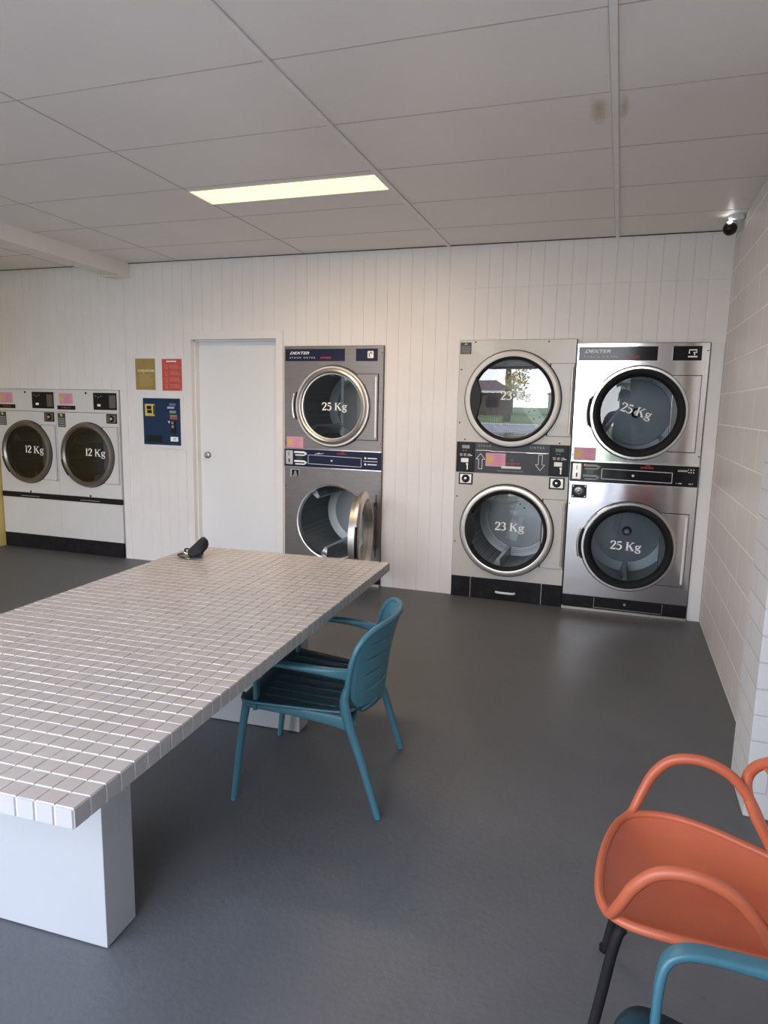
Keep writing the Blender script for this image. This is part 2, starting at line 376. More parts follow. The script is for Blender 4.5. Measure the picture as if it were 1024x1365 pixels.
# text through the built-in sans face, turned into plain mesh
def text_mesh(mb, s, x, z, h, y, width=None, shear=0.0, space=1.0, rot=0.0):
    cu = bpy.data.curves.new('t', 'FONT'); cu.body = s; cu.size = 1.0; cu.space_character = space; cu.shear = shear; cu.resolution_u = 3; cu.offset = 0.018
    o = bpy.data.objects.new('t', cu); COL.objects.link(o)
    dg = bpy.context.evaluated_depsgraph_get(); me = bpy.data.meshes.new_from_object(o.evaluated_get(dg))
    bpy.data.objects.remove(o); bpy.data.curves.remove(cu)
    xs = [v.co.x for v in me.vertices]; ys = [v.co.y for v in me.vertices]
    if not xs: return
    x0, x1, y0, y1 = min(xs), max(xs), min(ys), max(ys)
    sz = h/(y1-y0); sx = (width/(x1-x0)) if width else sz
    cr, sr = math.cos(rot), math.sin(rot)
    vs = []
    for v in me.vertices:
        X, Zz = (v.co.x-x0)*sx, (v.co.y-y0)*sz
        vs.append(mb.bm.verts.new((x + X*cr - Zz*sr, y, z + X*sr + Zz*cr)))
    for p in me.polygons: mb.face([vs[i] for i in p.vertices])
    bpy.data.meshes.remove(me)

# hand-drawn bold serif figures for the capacity lettering (unit cap height)
SERIF = {
 '2': (0.50, [([(.05, .74), (.09, .90), (.24, .98), (.40, .88), (.41, .70), (.28, .42), (.05, .07)], [.10, .10, .08, .13, .15, .11, .07], 1), ([(.03, .065), (.42, .065), (.46, .22)], [.13, .13, .05], 0), ([(.03, .76), (.13, .74)], [.1, .1], 0)]),
 '5': (0.50, [([(.42, .93), (.13, .93)], [.13, .13], 0), ([(.13, .98), (.09, .52)], [.05, .05], 0), ([(.08, .54), (.24, .59), (.40, .48), (.42, .26), (.30, .06), (.14, .02), (.04, .12)], [.05, .08, .13, .15, .12, .07, .11], 1)]),
 '3': (0.50, [([(.05, .82), (.14, .95), (.28, .97), (.38, .84), (.35, .66), (.20, .55)], [.09, .06, .09, .14, .12, .05], 1), ([(.20, .55), (.37, .46), (.42, .26), (.32, .08), (.16, .02), (.04, .12)], [.05, .11, .15, .11, .06, .11], 1)]),
 '1': (0.34, [([(.18, 1.0), (.18, .02)], [.15, .15], 0), ([(.04, .86), (.20, .97)], [.06, .09], 0), ([(.05, .025), (.31, .025)], [.05, .05], 0)]),
 'K': (0.80, [([(.17, 1.0), (.17, 0)], [.15, .15], 0), ([(.03, .975), (.31, .975)], [.05, .05], 0), ([(.03, .025), (.31, .025)], [.05, .05], 0), ([(.60, .96), (.22, .45)], [.07, .07], 0), ([(.34, .60), (.64, .02)], [.16, .17], 0), ([(.48, .975), (.74, .975)], [.05, .05], 0), ([(.47, .025), (.78, .025)], [.05, .05], 0)]),
 'g': (0.52, [([(.24, .68), (.10, .60), (.08, .44), (.22, .33), (.36, .40), (.37, .58), (.24, .68)], [.07, .11, .12, .07, .11, .12, .07], 1), ([(.34, .62), (.50, .70)], [.06, .10], 0), ([(.14, .34), (.08, .24), (.20, .16), (.38, .10), (.44, -.04), (.32, -.18), (.14, -.18), (.05, -.08), (.12, .06)], [.05, .08, .12, .12, .10, .07, .08, .09, .05], 1)]),
 ' ': (0.26, []),
}
def serif(mb, s, x, z, h, y, width, rot=0.0):
    tot = sum(SERIF[c][0] for c in s); sx = width/(tot*h); cx = 0
    for c in s:
        w, strokes = SERIF[c]
        for pts, wd, sm in strokes:
            mb.stroke([((cx+p[0])*sx, p[1]) for p in pts], [v*1.25 for v in wd], y, x, z, h, bool(sm), rot)
        cx += w

# ------------------------------------------------------------------ the setting
mb = MB(); mb.box(XL-0.1, 2.5, YB-0.1, 3.7, -0.1, 0)
struct('floor', mb, M_floor, 'dark grey painted concrete floor of the laundrette', 'floor', smooth=False)

# ceiling: sloping slab with grid bars
mb = MB()
def ctop(x, y, dz): return (x, y, ceil_z(x, y) + dz)
def cslab(x0, x1, y0, y1, dz0, dz1):
    v = [mb.bm.verts.new(ctop(x, y, d)) for x in (x0, x1) for y in (y0, y1) for d in (dz0, dz1)]
    for q in ((0, 1, 3, 2), (4, 6, 7, 5), (0, 4, 5, 1), (2, 3, 7, 6), (0, 2, 6, 4), (1, 5, 7, 3)): mb.face([v[i] for i in q])
LX0, LX1, LY0, LY1 = -1.19, -0.016, 1.203, 1.463
def cquad(x0, x1, y0, y1): mb.poly([ctop(x0, y0, 0), ctop(x1, y0, 0), ctop(x1, y1, 0), ctop(x0, y1, 0)])
cquad(XL-.1, LX0, YB-.1, 2.9); cquad(LX1, 2.5, YB-.1, 2.9); cquad(LX0, LX1, YB-.1, LY0); cquad(LX0, LX1, LY1, 2.9)
cslab(XL-.1, 2.5, YB-.1, 3.75, 0.12, 0.2)
rows = [0.578*k + 0.0 for k in range(-7, 5)]
mb.mi = 1
for x in (0.0, 1.197):
    cslab(x-0.013, x+0.013, YB, YW, -0.007, 0.002)
mb.mi = 2
for x in (-1.185, -2.39, -3.58, 2.39):
    cslab(x-0.004, x+0.004, YB, YW, -0.0015, 0.002)
for x in (0.0, 1.197):
    cslab(x-0.0155, x-0.012, YB, YW, -0.0015, 0.001); cslab(x+0.012, x+0.0155, YB, YW, -0.0015, 0.001)
for y in rows:
    if YB < y < YW: cslab(XL, 2.45, y-0.0035, y+0.0035, -0.0012, 0.002)
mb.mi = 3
for y in (1.15, 1.735, 2.30):       # darker gaps where the far panels have dropped a little
    pass
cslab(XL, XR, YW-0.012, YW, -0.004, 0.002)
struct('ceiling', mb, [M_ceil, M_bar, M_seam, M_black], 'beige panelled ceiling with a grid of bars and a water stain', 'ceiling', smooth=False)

# back wall: grooved boards, left open where the machines and the door are let in
mb = MB()
PIT = 0.0991; PH = 0.908
def boards(x0, x1, z0, z1, seam=None, smooth_board=False):
    gs = []
    if not smooth_board:
        k0 = math.ceil((x0-PH)/PIT)
        x = PH + k0*PIT
        while x < x1:
            gs.append(x); x += PIT
    xs = [(x0, 0)]
    for g in gs:
        if g-0.004 > x0 and g+0.004 < x1: xs += [(g-0.0028, 0), (g-0.0009, 0.004), (g+0.0009, 0.004), (g+0.0028, 0)]
    xs.append((x1, 0))
    zs = [(z0, 0)]
    if seam and z0 < seam < z1: zs += [(seam-0.002, 0), (seam, 0.003), (seam+0.002, 0)]
    zs.append((z1, 0))
    grid = [[mb.bm.verts.new((x, YW + max(d, e), z if z != 'c' else ceil_z(x, YW)+.02)) for x, d in xs] for z, e in zs]
    for i in range(len(zs)-1):
        for j in range(len(xs)-1): mb.face([grid[i][j], grid[i][j+1], grid[i+1][j+1], grid[i+1][j]])
H = 2.72
DX0, DX1, DZ = -2.28, -1.452, 2.02
boards(XL, -3.058, 1.578, H)
boards(-3.058, -2.975, 0, H, smooth_board=True)
boards(-2.975, DX0, 0, H)
boards(DX0, DX1, DZ, H)
boards(DX1, -1.367, 0, H, smooth_board=True)
boards(-1.367, -0.492, 1.957, H)
boards(-0.492, 0.113, 0, H)
boards(0.113, 0.974, 1.99, H, 2.367)
boards(0.974, 1.848, 1.958, H, 2.367)
boards(1.848, XR, 0, H, 2.367, smooth_board=True)
struct('wall_back', mb, M_white, 'white grooved board wall with the built-in dryers', 'wall', ang=25)
mb = MB(); mb.box(XL-.1, 2.5, 3.62, 3.7, 0, 2.8)
struct('wall_service', mb, M_white, 'plain white wall closing the service space behind the dryers', 'wall', smooth=False)

mb = MB(); mb.box(1.852, 1.936, YW-0.014, YW, 0, 1.955, 0.003)
struct('trim_3', mb, M_trim, 'white upright board between the right-hand dryer and the block wall', 'trim')

mb = MB(); mb.box(XR, XR+0.2, 0.5, 3.7, 0, 2.85)
struct('wall_right', mb, M_block, 'white painted concrete block wall on the right', 'wall', smooth=False)
mb = MB(); mb.box(1.839, 2.42, 0.249, 0.557, 0, 2.85, 0.006)
struct('wall_pillar', mb, M_brick, 'white painted brick pier standing out from the block wall', 'wall', ang=30)
mb = MB(); mb.box(2.42, 2.5, YB, 0.4, 0, 2.85)
struct('wall_side', mb, M_white, 'plain wall running back from the brick pier', 'wall', smooth=False)
mb = MB(); mb.box(XL-0.1, XL, 1.4, 3.7, 0, 2.85)
struct('wall_left', mb, M_yellow, 'yellow painted wall at the left edge', 'wall', smooth=False)
mb = MB(); mb.box(XL-0.1, XL, YB, 1.4, 0, 2.85)
struct('wall_left_front', mb, M_white, 'white wall running forward from the yellow wall', 'wall', smooth=False)
# shopfront behind the viewer
OX0, OX1, OZ = -3.4, 1.40, 2.70
mb = MB(); mb.box(XL-.1, OX0, YB-.12, YB, 0, 2.85); mb.box(OX1, 2.5, YB-.12, YB, 0, 2.85); mb.box(OX0, OX1, YB-.12, YB, OZ, 2.85)
struct('wall_front', mb, mat('front_paint', (0.66, 0.62, 0.58), 0.5, noise=0.05, nscale=3), 'shopfront wall around the wide open doorway', 'wall', smooth=False)

# ceiling beam
mb = MB()
for dz in (0,):
    v = [mb.bm.verts.new((x, y, z(x, y))) for x in (-3.079, -2.912) for y in (YB, YW) for z in ((lambda x, y: 2.566+(YW-y)*0.0205), (lambda x, y: ceil_z(x, y)+.01))]
    for q in ((0, 1, 3, 2), (4, 6, 7, 5), (0, 4, 5, 1), (2, 3, 7, 6), (0, 2, 6, 4), (1, 5, 7, 3)): mb.face([v[i] for i in q])
bmesh.ops.recalc_face_normals(mb.bm, faces=mb.bm.faces[:])
bmesh.ops.bevel(mb.bm, geom=mb.bm.edges[:], offset=0.005, segments=2, affect='EDGES')
mb.box(-3.085, -2.905, YW-0.16, YW-0.002, 2.556, 2.566)
struct('trim_2', mb, mat('beam_paint', (0.84, 0.79, 0.73), 0.45, noise=0.04, nscale=5), 'cream painted beam under the ceiling at the left', 'beam', ang=30)
mb = MB(); mb.box(-3.056, -2.978, YW-0.01, YW, 0, 2.557, 0.002)
struct('trim_4', mb, M_trim, 'narrow white cover board under the beam', 'trim')

# board behind the posters and the change machine
mb = MB(); mb.box(-2.905, -2.345, YW-0.007, YW, 1.05, 1.885, 0.002)
struct('trim_1', mb, M_trim, 'smooth white backing board around the posters and change machine', 'trim')

# door
mb = MB()
for (a, b, c, d) in ((-2.347, DX0, 0, 2.087), (DX1, -1.386, 0, 2.087)): mb.box(a, b, YW-0.016, YW+0.0, c, d, 0.003)
mb.box(DX0-0.002, DX1+0.002, YW-0.016, YW, DZ, 2.087, 0.003)
mb.box(DX0-0.02, DX0, YW-0.004, YW+0.16, 0, DZ+.02); mb.box(DX1, DX1+0.02, YW-0.004, YW+0.16, 0, DZ+.02); mb.box(DX0, DX1, YW-0.004, YW+0.16, DZ, DZ+0.02)
mb.box(DX0, DX0+0.012, YW+0.035, YW+0.085, 0, DZ); mb.box(DX0, DX1, YW+0.035, YW+0.085, DZ-0.012, DZ)
struct('trim_5', mb, M_trim, 'white architrave and jamb around the door', 'trim')
mb = MB(); mb.box(DX0+0.004, DX1-0.003, YW+0.087, YW+0.127, 0.006, DZ-0.004, 0.002)
door = struct('door_1', mb, M_door, 'plain white flush door with a round knob', 'door')
mb = MB(); kx, kz = -2.192, 1.015
mb.lathe_y([(0.001, YW+0.058), (0.020, YW+0.058), (0.027, YW+0.062), (0.027, YW+0.070), (0.016, YW+0.076), (0.016, YW+0.082), (0.030, YW+0.083), (0.030, YW+0.088)], kx, kz, 32)
mb.build('door_knob', mat('dull_nickel', (0.42, 0.41, 0.39), 0.35, 0.8, noise=0.05, nscale=20), door)

# ------------------------------------------------------------------ ceiling light
lt = thing('ceiling_light', (0, 0, 0), 'long glowing recessed light panel in the ceiling', 'light')
lt.location = ((LX0+LX1)/2, (LY0+LY1)/2, ceil_z(-.6, 1.33))
mb = MB()
def cb(x0, x1, y0, y1, d0, d1):
    v = [mb.bm.verts.new(ctop(x, y, d)) for x in (x0, x1) for y in (y0, y1) for d in (d0, d1)]
    for q in ((0, 1, 3, 2), (4, 6, 7, 5), (0, 4, 5, 1), (2, 3, 7, 6), (0, 2, 6, 4), (1, 5, 7, 3)): mb.face([v[i] for i in q])
cb(LX0, LX1, LY0, LY0+.008, -.004, .03); cb(LX0, LX1, LY1-.008, LY1, -.004, .03); cb(LX0, LX0+.008, LY0+.008, LY1-.008, -.004, .03); cb(LX1-.008, LX1, LY0+.008, LY1-.008, -.004, .03)
mb.build('frame', M_trim, lt, smooth=False)
mb = MB(); cb(LX0+.008, LX1-.008, LY0+.008, LY1-.008, 0.0, .02)
M_lamp = mat('lamp_diffuser', (0.9, 0.85, 0.6), 0.5, noise=0.01, nscale=3, emit=(1.0, 0.835, 0.35), estr=1.5)
mb.build('diffuser', M_lamp, lt, smooth=False)

# ------------------------------------------------------------------ posters and change machine
def rect(mb, x0, x1, z0, z1, y): mb.poly([(x0, y, z0), (x1, y, z0), (x1, y, z1), (x0, y, z1)])
PY = YW-0.0075
g = thing('poster', (-2.768, PY, 1.722), 'gold poster with a pale title, left of the red poster', 'poster', 'posters above the change machine')
mb = MB(); mb.box(-2.874, -2.664, PY-0.003, PY, 1.584, 1.860); mb.build('sheet', M_poster_gold, g, smooth=False)
mb = MB(); y = PY-0.0036
for k in range(7): mb.stroke([(-2.845+.026*k, 1.745), (-2.838+.026*k, 1.764), (-2.829+.026*k, 1.746), (-2.822+.026*k, 1.760 if k % 2 else 1.75)], .006, y)
mb.stroke([(-2.786, 1.742), (-2.790, 1.728)], .006, y)
mb.build('title_lettering', mat('cream_ink', (0.80, 0.72, 0.50), 0.6, noise=0.02, nscale=20), g, smooth=False)
mb = MB()
for i in range(6):
    x = -2.83 + .008*(i % 2); zz = 1.712-.0175*i
    while x < -2.705 - .008*((i+1) % 3):
        w = random.uniform(.01, .026); rect(mb, x, min(x+w, -2.69), zz, zz+.005, y); x += w+.006
mb.build('small_print', M_palegold, g, smooth=False)
mb = MB()
for (px, pz) in ((-2.775, 1.826), (-2.778, 1.802)): mb.stroke([(px-.012, pz-.008), (px, pz+.014), (px+.012, pz-.008), (px-.012, pz-.008)], .004, y, sm=False)
mb.build('emblem', M_brownink, g, smooth=False)
r_ = thing('poster', (-2.485, PY, 1.717), 'red poster with white title and icons, right of the gold poster', 'poster', 'posters above the change machine')
mb = MB(); mb.box(-2.588, -2.383, PY-0.003, PY, 1.579, 1.856); mb.build('sheet', M_poster_red, r_, smooth=False)
mb = MB(); x = -2.54
for k in range(7): rect(mb, x, x+.012, 1.829, 1.841, y); x += .0150
mb.build('title_lettering', M_ink, r_, smooth=False)
for i in range(4):
    zz = 1.80-.056*i; mb = MB()
    mb.stroke([(-2.556, zz), (-2.532, zz), (-2.532, zz-.022), (-2.556, zz-.022), (-2.556, zz)], .003, y, sm=False)
    mb.stroke([(-2.550, zz-.028), (-2.540, zz-.036), (-2.530, zz-.026)], .003, y)
    mb.build('icon', M_pale, r_, smooth=False)
    mb = MB()
    for j in range(3):
        x = -2.508
        while x < -2.43+.012*j:
            w = random.uniform(.008, .02); rect(mb, x, x+w, zz-.012*j, zz-.012*j+.0035, y); x += w+.005
    mb.build('small_print', M_pale, r_, smooth=False)
mb = MB(); rect(mb, -2.400, -2.390, 1.586, 1.596, y)
mb.build('corner_mark', M_pale, r_, smooth=False)

CY = YW-0.018
cm = thing('change_machine', (-2.6, CY, 1.3), 'navy blue change machine set in the wall below the posters', 'change machine')
mb = MB(); mb.box(-2.828, -2.372, CY+.004, YW-.004, 1.066, 1.538, .003); mb.build('surround', M_trim, cm)
mb = MB(); mb.box(-2.796, -2.404, CY-.006, CY+.006, 1.095, 1.511, .003); mb.build('face_plate', M_bluebox, cm)
y0, y1 = CY-.009, CY-.006
mb = MB(); mb.box(-2.772, -2.668, y0, y1, 1.352, 1.458); yl = mb.build('yellow_notice', M_yel, cm, smooth=False)
mb = MB(); rect(mb, -2.752, -2.702, 1.411, 1.443, y0-.0006); rect(mb, -2.748, -2.698, 1.376, 1.406, y0-.0006); rect(mb, -2.682, -2.668, 1.366, 1.446, y0-.0006); mb.build('print', M_black, yl, smooth=False)
mb = MB(); mb.box(-2.765, -2.598, CY-.012, CY-.006, 1.12, 1.180, .002); mb.box(-2.755, -2.608, CY-.018, CY-.012, 1.122, 1.130); tr = mb.build('coin_tray', M_black, cm)
for (a, b, c, d, m, nm) in ((-2.512, -2.446, 1.447, 1.468, M_mauve, 'label_strip'), (-2.533, -2.459, 1.421, 1.439, M_cyan, 'label_strip'), (-2.509, -2.443, 1.381, 1.403, M_tan, 'label_strip'), (-2.507, -2.433, 1.347, 1.366, M_green, 'label_strip'), (-2.507, -2.428, 1.327, 1.344, M_red, 'label_strip'), (-2.506, -2.427, 1.130, 1.171, M_ink, 'price_label')):
    mb = MB(); mb.box(a, b, CY-.008, CY-.005, c, d); q = mb.build(nm, m, cm, smooth=False)
    if nm == 'price_label':
        mb = MB(); rect(mb, -2.478, -2.446, 1.156, 1.160, CY-.0086); rect(mb, -2.478, -2.446, 1.143, 1.147, CY-.0086); mb.build('print', M_black, q, smooth=False)
mb = MB(); mb.box(-2.498, -2.448, CY-.016, CY-.006, 1.206, 1.312, .003); bl = mb.build('note_slot', M_black, cm)
mb = MB(); mb.box(-2.486, -2.464, CY-.020, CY-.016, 1.285, 1.306, .002); mb.box(-2.484, -2.462, CY-.020, CY-.016, 1.25, 1.275, .002); mb.build('slot_mouth', M_greyink, bl)
mb = MB(); mb.stroke([(-2.530, 1.308), (-2.512, 1.308), (-2.522, 1.292)], .008, CY-.0066, sm=False); mb.build('arrow_mark', M_ink, cm, smooth=False)

# ------------------------------------------------------------------ laundry machines
def drum(parent, cx, cz, r, y, depth, wallm, backm, ringm, vanes=((-100, ), ), name='drum', strip=None, hub=True):
    mb = MB(); mb.lathe_y([(r, y), (r, y+depth)], cx, cz, 64)
    d = mb.build(name, wallm, parent)
    mb = MB(); mb.lathe_y([(r, y+depth), (r*0.78, y+depth+.012), (r*0.76, y+depth+.002)], cx, cz, 64); mb.build('back_ring', ringm, d)
    mb = MB(); mb.disc_y(cx, cz, r*0.765, y+depth+.002); b = mb.build('back_plate', backm, d)
    if hub:
        mb = MB(); mb.lathe_y([(.001, y+depth-.03), (.018, y+depth-.03), (.022, y+depth-.012), (.04, y+depth)], cx, cz, 24); mb.build('hub', M_chrome, d)
    for a in vanes:
        a = math.radians(a); mb = MB()
        c, s = math.cos(a), math.sin(a); hw = .035
        pr = []
        for (u, w) in ((-hw, r), (-.012, r-.085), (.012, r-.085), (hw, r)):
            pr.append((cx + w*c - u*s, cz + w*s + u*c))
        mb.rings([[(p[0], yy, p[1]) for p in pr] for yy in (y+.02, y+depth-.005)]); mb.build('lifter', M_vane, d, ang=20)
    if strip:
        for a in strip:
            a = math.radians(a); mb = MB(); hw = .05; c, s = math.cos(a), math.sin(a)
            N = 5
            for i in range(N):
                pass
            q = [(cx + (r*.99)*math.cos(a+t) , cz + (r*.99)*math.sin(a+t)) for t in (-.16, -.08, 0, .08, .16)]
            mb.rings([[(p[0], yy, p[1]) for p in q] for yy in (y+.03, y+depth-.002)], closed=False, cap=False)
            # the strip carries on across the back plate
            mb.poly([(cx + w*c - u*s, y+depth-.004, cz + w*s + u*c) for (u, w) in ((-hw, -r*.6), (hw, -r*.6), (hw, r*.98), (-hw, r*.98))])
            sp = mb.build('smooth_strip', M_vane, d, smooth=True, ang=30)
            mb = MB()
            for (u, w) in ((-.022, .1), (.022, .12), (-.022, .17), (.022, .19), (-.022, .24), (.022, .26)):
                mb.disc_y(cx + w*c - u*s, cz + w*s + u*c, .007, y+depth-.0055, 12)
            mb.build('bolt_holes', M_black, sp, smooth=False)
    return d

def letter(parent, s, x, z, h, w, y, rot=0.0):
    mb = MB(); serif(mb, s, x, z, h, y, w, rot); return mb.build('capacity_lettering', M_ink, parent, smooth=False)

def notice(parent, x0, x1, z0, z1, y):
    mb = MB(); mb.box(x0, x1, y-.0015, y, z0, z1); n = mb.build('pink_notice', M_pink, parent, smooth=False)
    mb = MB(); w = x1-x0; h = z1-z0
    mb.disc_y(x0+w*.2, z0+h*.5, h*.24, y-.002, 20); mb.build('yellow_motif', M_yel, n, smooth=False)
    mb = MB()
    for i in range(5): rect(mb, x0+w*(.42+.03*(i % 2)), x0+w*(.86-.05*(i % 3)), z0+h*(.16+.16*i), z0+h*(.19+.16*i), y-.002)
    mb.build('print', mat('pink_print', (0.50, 0.16, 0.26), .6, noise=.02, nscale=20), n, smooth=False)
    return n

def screws(parent, pts, y, r=.006):
    for (x, z) in pts:
        mb = MB(); mb.lathe_y([(.0005, y-.004), (r*.7, y-.004), (r, y-.001), (r, y)], x, z, 12)
        mb.build('screw', M_black, parent)

# --- tall stainless stack dryers
def stack_dryer(x0, x1, style, label):
    w = x1-x0; T = thing('stack_dryer', ((x0+x1)/2, YF, 0), label, 'dryer', 'stack dryers built into the back wall')
    L = lambda v: x0 + v*w/0.872
    steel = M_steel if style == 'dull' else M_bright
    ringm = M_satin if style == 'dull' else M_chrome
    panel = M_navy if style == 'dull' else M_gloss
    top = 1.955; ru = 0.318
    cxu, czu = L(.442), 1.470; cxl, czl = L(.440), 0.508
    mb = MB(); mb.plate_hole(x0, x1, 1.118, top, YF, cxu, czu, ru-.01, depth=.04); mb.plate_hole(x0, x1, 0.11, 0.962, YF, cxl, czl, ru-.005, depth=.04)
    mb.box(x0, x0+.002, YF, YF+.75, 0, top); mb.box(x1-.002, x1, YF, YF+.75, 0, top); mb.box(x0, x1, YF, YF+.75, top-.002, top); mb.box(x0, x1, YF+.748, YF+.75, 0, top)
    mb.box(x0, x1, YF+.04, YF+.05, 0.0, .12); mb.box(x0, x1, YF+.012, YF+.75, 0.955, 1.125)
    mb.build('cabinet', steel, T, ang=30)
    # header plates
    mb = MB(); mb.box(L(.012), L(.541), YF-.003, YF, 1.834, 1.931); hp = mb.build('header_plate', panel, T, smooth=False)
    mb = MB(); text_mesh(mb, 'DEXTER', L(.052), 1.888, .022, YF-.0036, width=.175, shear=.35); mb.build('maker_lettering', M_ink, hp, smooth=False)
    mb = MB(); text_mesh(mb, 'STACK DRYER', L(.048), 1.855, .013, YF-.0036, width=.235, space=1.35); mb.build('model_lettering', mat('silver_ink', (.55, .56, .60), .5, noise=.02, nscale=20), hp, smooth=False)
    mb = MB(); text_mesh(mb, 'EXPRESS', L(.325), 1.853, .015, YF-.0036, width=.10, shear=.45); mb.build('red_lettering', M_red, hp, smooth=False)
    mb = MB(); mb.box(L(.638), L(.822), YF-.003, YF, 1.834, 1.931); h2 = mb.build('badge_plate', panel, T, smooth=False)
    mb = MB()
    if style == 'dull':
        mb.box(L(.738), L(.788), YF-.005, YF-.003, 1.857, 1.912, .004)
    else:
        mb.stroke([(L(.742), 1.880), (L(.742), 1.905), (L(.788), 1.905), (L(.788), 1.888), (L(.77), 1.888), (L(.778), 1.872)], .009, YF-.0036, sm=False)
        rect(mb, L(.735), L(.795), 1.855, 1.865, YF-.0036)
    bd = mb.build('badge', M_ink if style == 'dull' else M_ink, h2, smooth=False)
    if style == 'dull':
        mb = MB(); mb.stroke([(L(.752), 1.866), (L(.752), 1.89), (L(.768), 1.904), (L(.776), 1.89)], .007, YF-.0056, sm=False); mb.build('emblem', M_navy, bd, smooth=False)
    # control fascia
    mb = MB(); mb.box(x0+.002, x1-.002, YF-.012, YF+.012, 0.967, 1.112, .003); fa = mb.build('control_fascia', panel, T)
    mb = MB(); mb.box(x0, x1, YF-.014, YF, 1.112, 1.119); mb.box(x0, x1, YF-.014, YF, .960, .967); mb.build('bright_edging', M_chrome, fa, smooth=False)
    yy = YF-.0126
    mb = MB(); mb.box(L(.018), L(.082), YF-.016, YF-.012, .982, 1.100, .004); cs = mb.build('coin_plate', M_satin, fa)
    mb = MB(); mb.box(L(.045), L(.050), YF-.018, YF-.016, 1.055, 1.085); mb.build('coin_slot', M_black, cs, smooth=False)
    mb = MB(); mb.box(L(.045), L(.055), YF-.018, YF-.016, 1.0, 1.03); mb.build('return_slot', M_black, cs, smooth=False)
    mb = MB()
    for zz in (1.075, 1.0):
        mb.stroke([(L(.095), zz+.012), (L(.185), zz+.012), (L(.21), zz)], .016, yy, sm=False)
        mb.stroke([(L(.105), zz-.012), (L(.185), zz-.012), (L(.21), zz)], .010, yy, sm=False)
    mb.build('button_guide', M_ink if style == 'dull' else mat('dim_ink', (.30, .32, .30), .5, noise=.05, nscale=20), fa, smooth=False)
    mb = MB(); mb.box(L(.118), L(.168), YF-.014, YF-.012, 1.028, 1.054); mb.build('display', M_lcd, fa, smooth=False)
    mb = MB(); mb.stroke([(L(.225), 1.068), (L(.70), 1.060)], .003, yy, sm=False); mb.stroke([(L(.225), .995), (L(.70), .988)], .003, yy, sm=False); mb.stroke([(L(.225), 1.068), (L(.225), .995)], .003, yy, sm=False); mb.stroke([(L(.70), 1.060), (L(.70), .988)], .003, yy, sm=False)
    mb.build('drawer_outline', M_ink, fa, smooth=False)
    mb = MB(); mb.lathe_y([(.001, YF-.018), (.009, YF-.018), (.011, YF-.012)], L(.44), 1.028, 20); mb.build('lock', M_chrome, fa)
    mb = MB(); text_mesh(mb, 'WARNING', L(.485), 1.082, .012, yy, width=.085)
    mb.stroke([(L(.52), 1.098), (L(.535), 1.108), (L(.55), 1.098)], .004, yy, sm=False); mb.build('warning_lettering', M_red, fa, smooth=False)
    mb = MB()
    if style == 'dull':
        for i, zz in enumerate((1.062, 1.012)):
            mb.disc_y(L(.735), zz, .009, yy, 16)
            rect(mb, L(.755), L(.835), zz-.004, zz+.004, yy)
        rect(mb, L(.72), L(.84), 1.035, 1.039, yy); mb.stroke([(L(.285), 1.075), (L(.33), 1.09), (L(.31), 1.078), (L(.365), 1.085)], .004, yy, sm=False)
    else:
        text_mesh(mb, 'LOADING', L(.735), 1.072, .012, yy, width=.06); text_mesh(mb, '1 2 3', L(.80), 1.082, .010, yy, width=.04); text_mesh(mb, '4 5 6', L(.80), 1.064, .010, yy, width=.04)
        text_mesh(mb, '1 100', L(.73), .985, .008, yy, width=.035); text_mesh(mb, 'OUT', L(.81), .985, .008, yy, width=.03)
    mb.build('fascia_print', M_ink, fa, smooth=False)
    if style != 'dull':
        mb = MB(); mb.disc_y(L(.106), 1.092, .006, YF-.0135, 12); mb.build('indicator_lamp', M_led, fa, smooth=False)
    # coin return
    mb = MB()
    if style == 'dull':
        mb.box(L(.055), L(.14), YF-.006, YF, .878, .944, .003); cr_ = mb.build('coin_return', M_satin, T)
        mb = MB(); mb.box(L(.07), L(.135), YF-.008, YF-.006, .882, .938, .002); ck = mb.build('recess', M_black, cr_)
        mb = MB(); mb.stroke([(L(.082), .890), (L(.126), .890)], .012, YF-.0086, sm=False); mb.stroke([(L(.104), .896), (L(.104), .93)], [.03, .012], YF-.0086, sm=False); cr_2 = mb.build('flap', M_chrome, cr_, smooth=False)
    else:
        mb.box(L(.020), L(.128), YF-.008, YF, .845, .942, .004); cr_ = mb.build('coin_return', M_black, T)
        mb = MB(); mb.lathe_y([(.001, YF-.026), (.012, YF-.024), (.014, YF-.010), (.030, YF-.010), (.034, YF-.008)], L(.074), .894, 24); mb.build('knob', mat('dark_chrome', (.2, .2, .2), .25, .9, noise=.05, nscale=20), cr_)
        mb = MB()
        for dx in (-.042, .042):
            for dz in (-.037, .037): mb.disc_y(L(.074)+dx, .894+dz, .005, YF-.0086, 10)
        mb.build('screws', M_satin, cr_, smooth=False)
    notice(T, L(.020), L(.174), 1.122, 1.215, YF-.001)
    # kick plate
    mb = MB(); mb.box(x0, x1, YF-.004, YF+.04, .02, .108, .002); kp = mb.build('kick_plate', M_kick, T)
    mb = MB(); mb.box(L(.232), L(.708), YF-.008, YF-.004, .03, .10); mb.build('lint_drawer', M_black, kp, smooth=False)
    mb = MB()
    for a in (L(.232), L(.708)): mb.box(a-.001, a+.001, YF-.009, YF-.004, .028, .104)
    mb.box(L(.232), L(.708), YF-.009, YF-.004, .028, .031); mb.box(x0, x1, YF-.012, YF+.02, .0, .018); mb.lathe_y([(.001, YF-.014), (.008, YF-.014), (.01, YF-.008)], L(.45), .072, 16)
    mb.build('bright_edging', M_satin, kp, smooth=False)
    screws(T, [(x0+.012, 1.90), (x1-.012, 1.90), (x1-.012, 1.18), (x0+.012, .80), (x0+.012, 1.16)], YF, .005)
    # drums
    dm = (M_drumd if style == 'dull' else M_drumback)
    drum(T, cxu, czu, .335, YF+.06, .62, dm, M_drumback, M_drumring, vanes=(75, 195, 315) if style != 'dull' else (100, 220, 340))
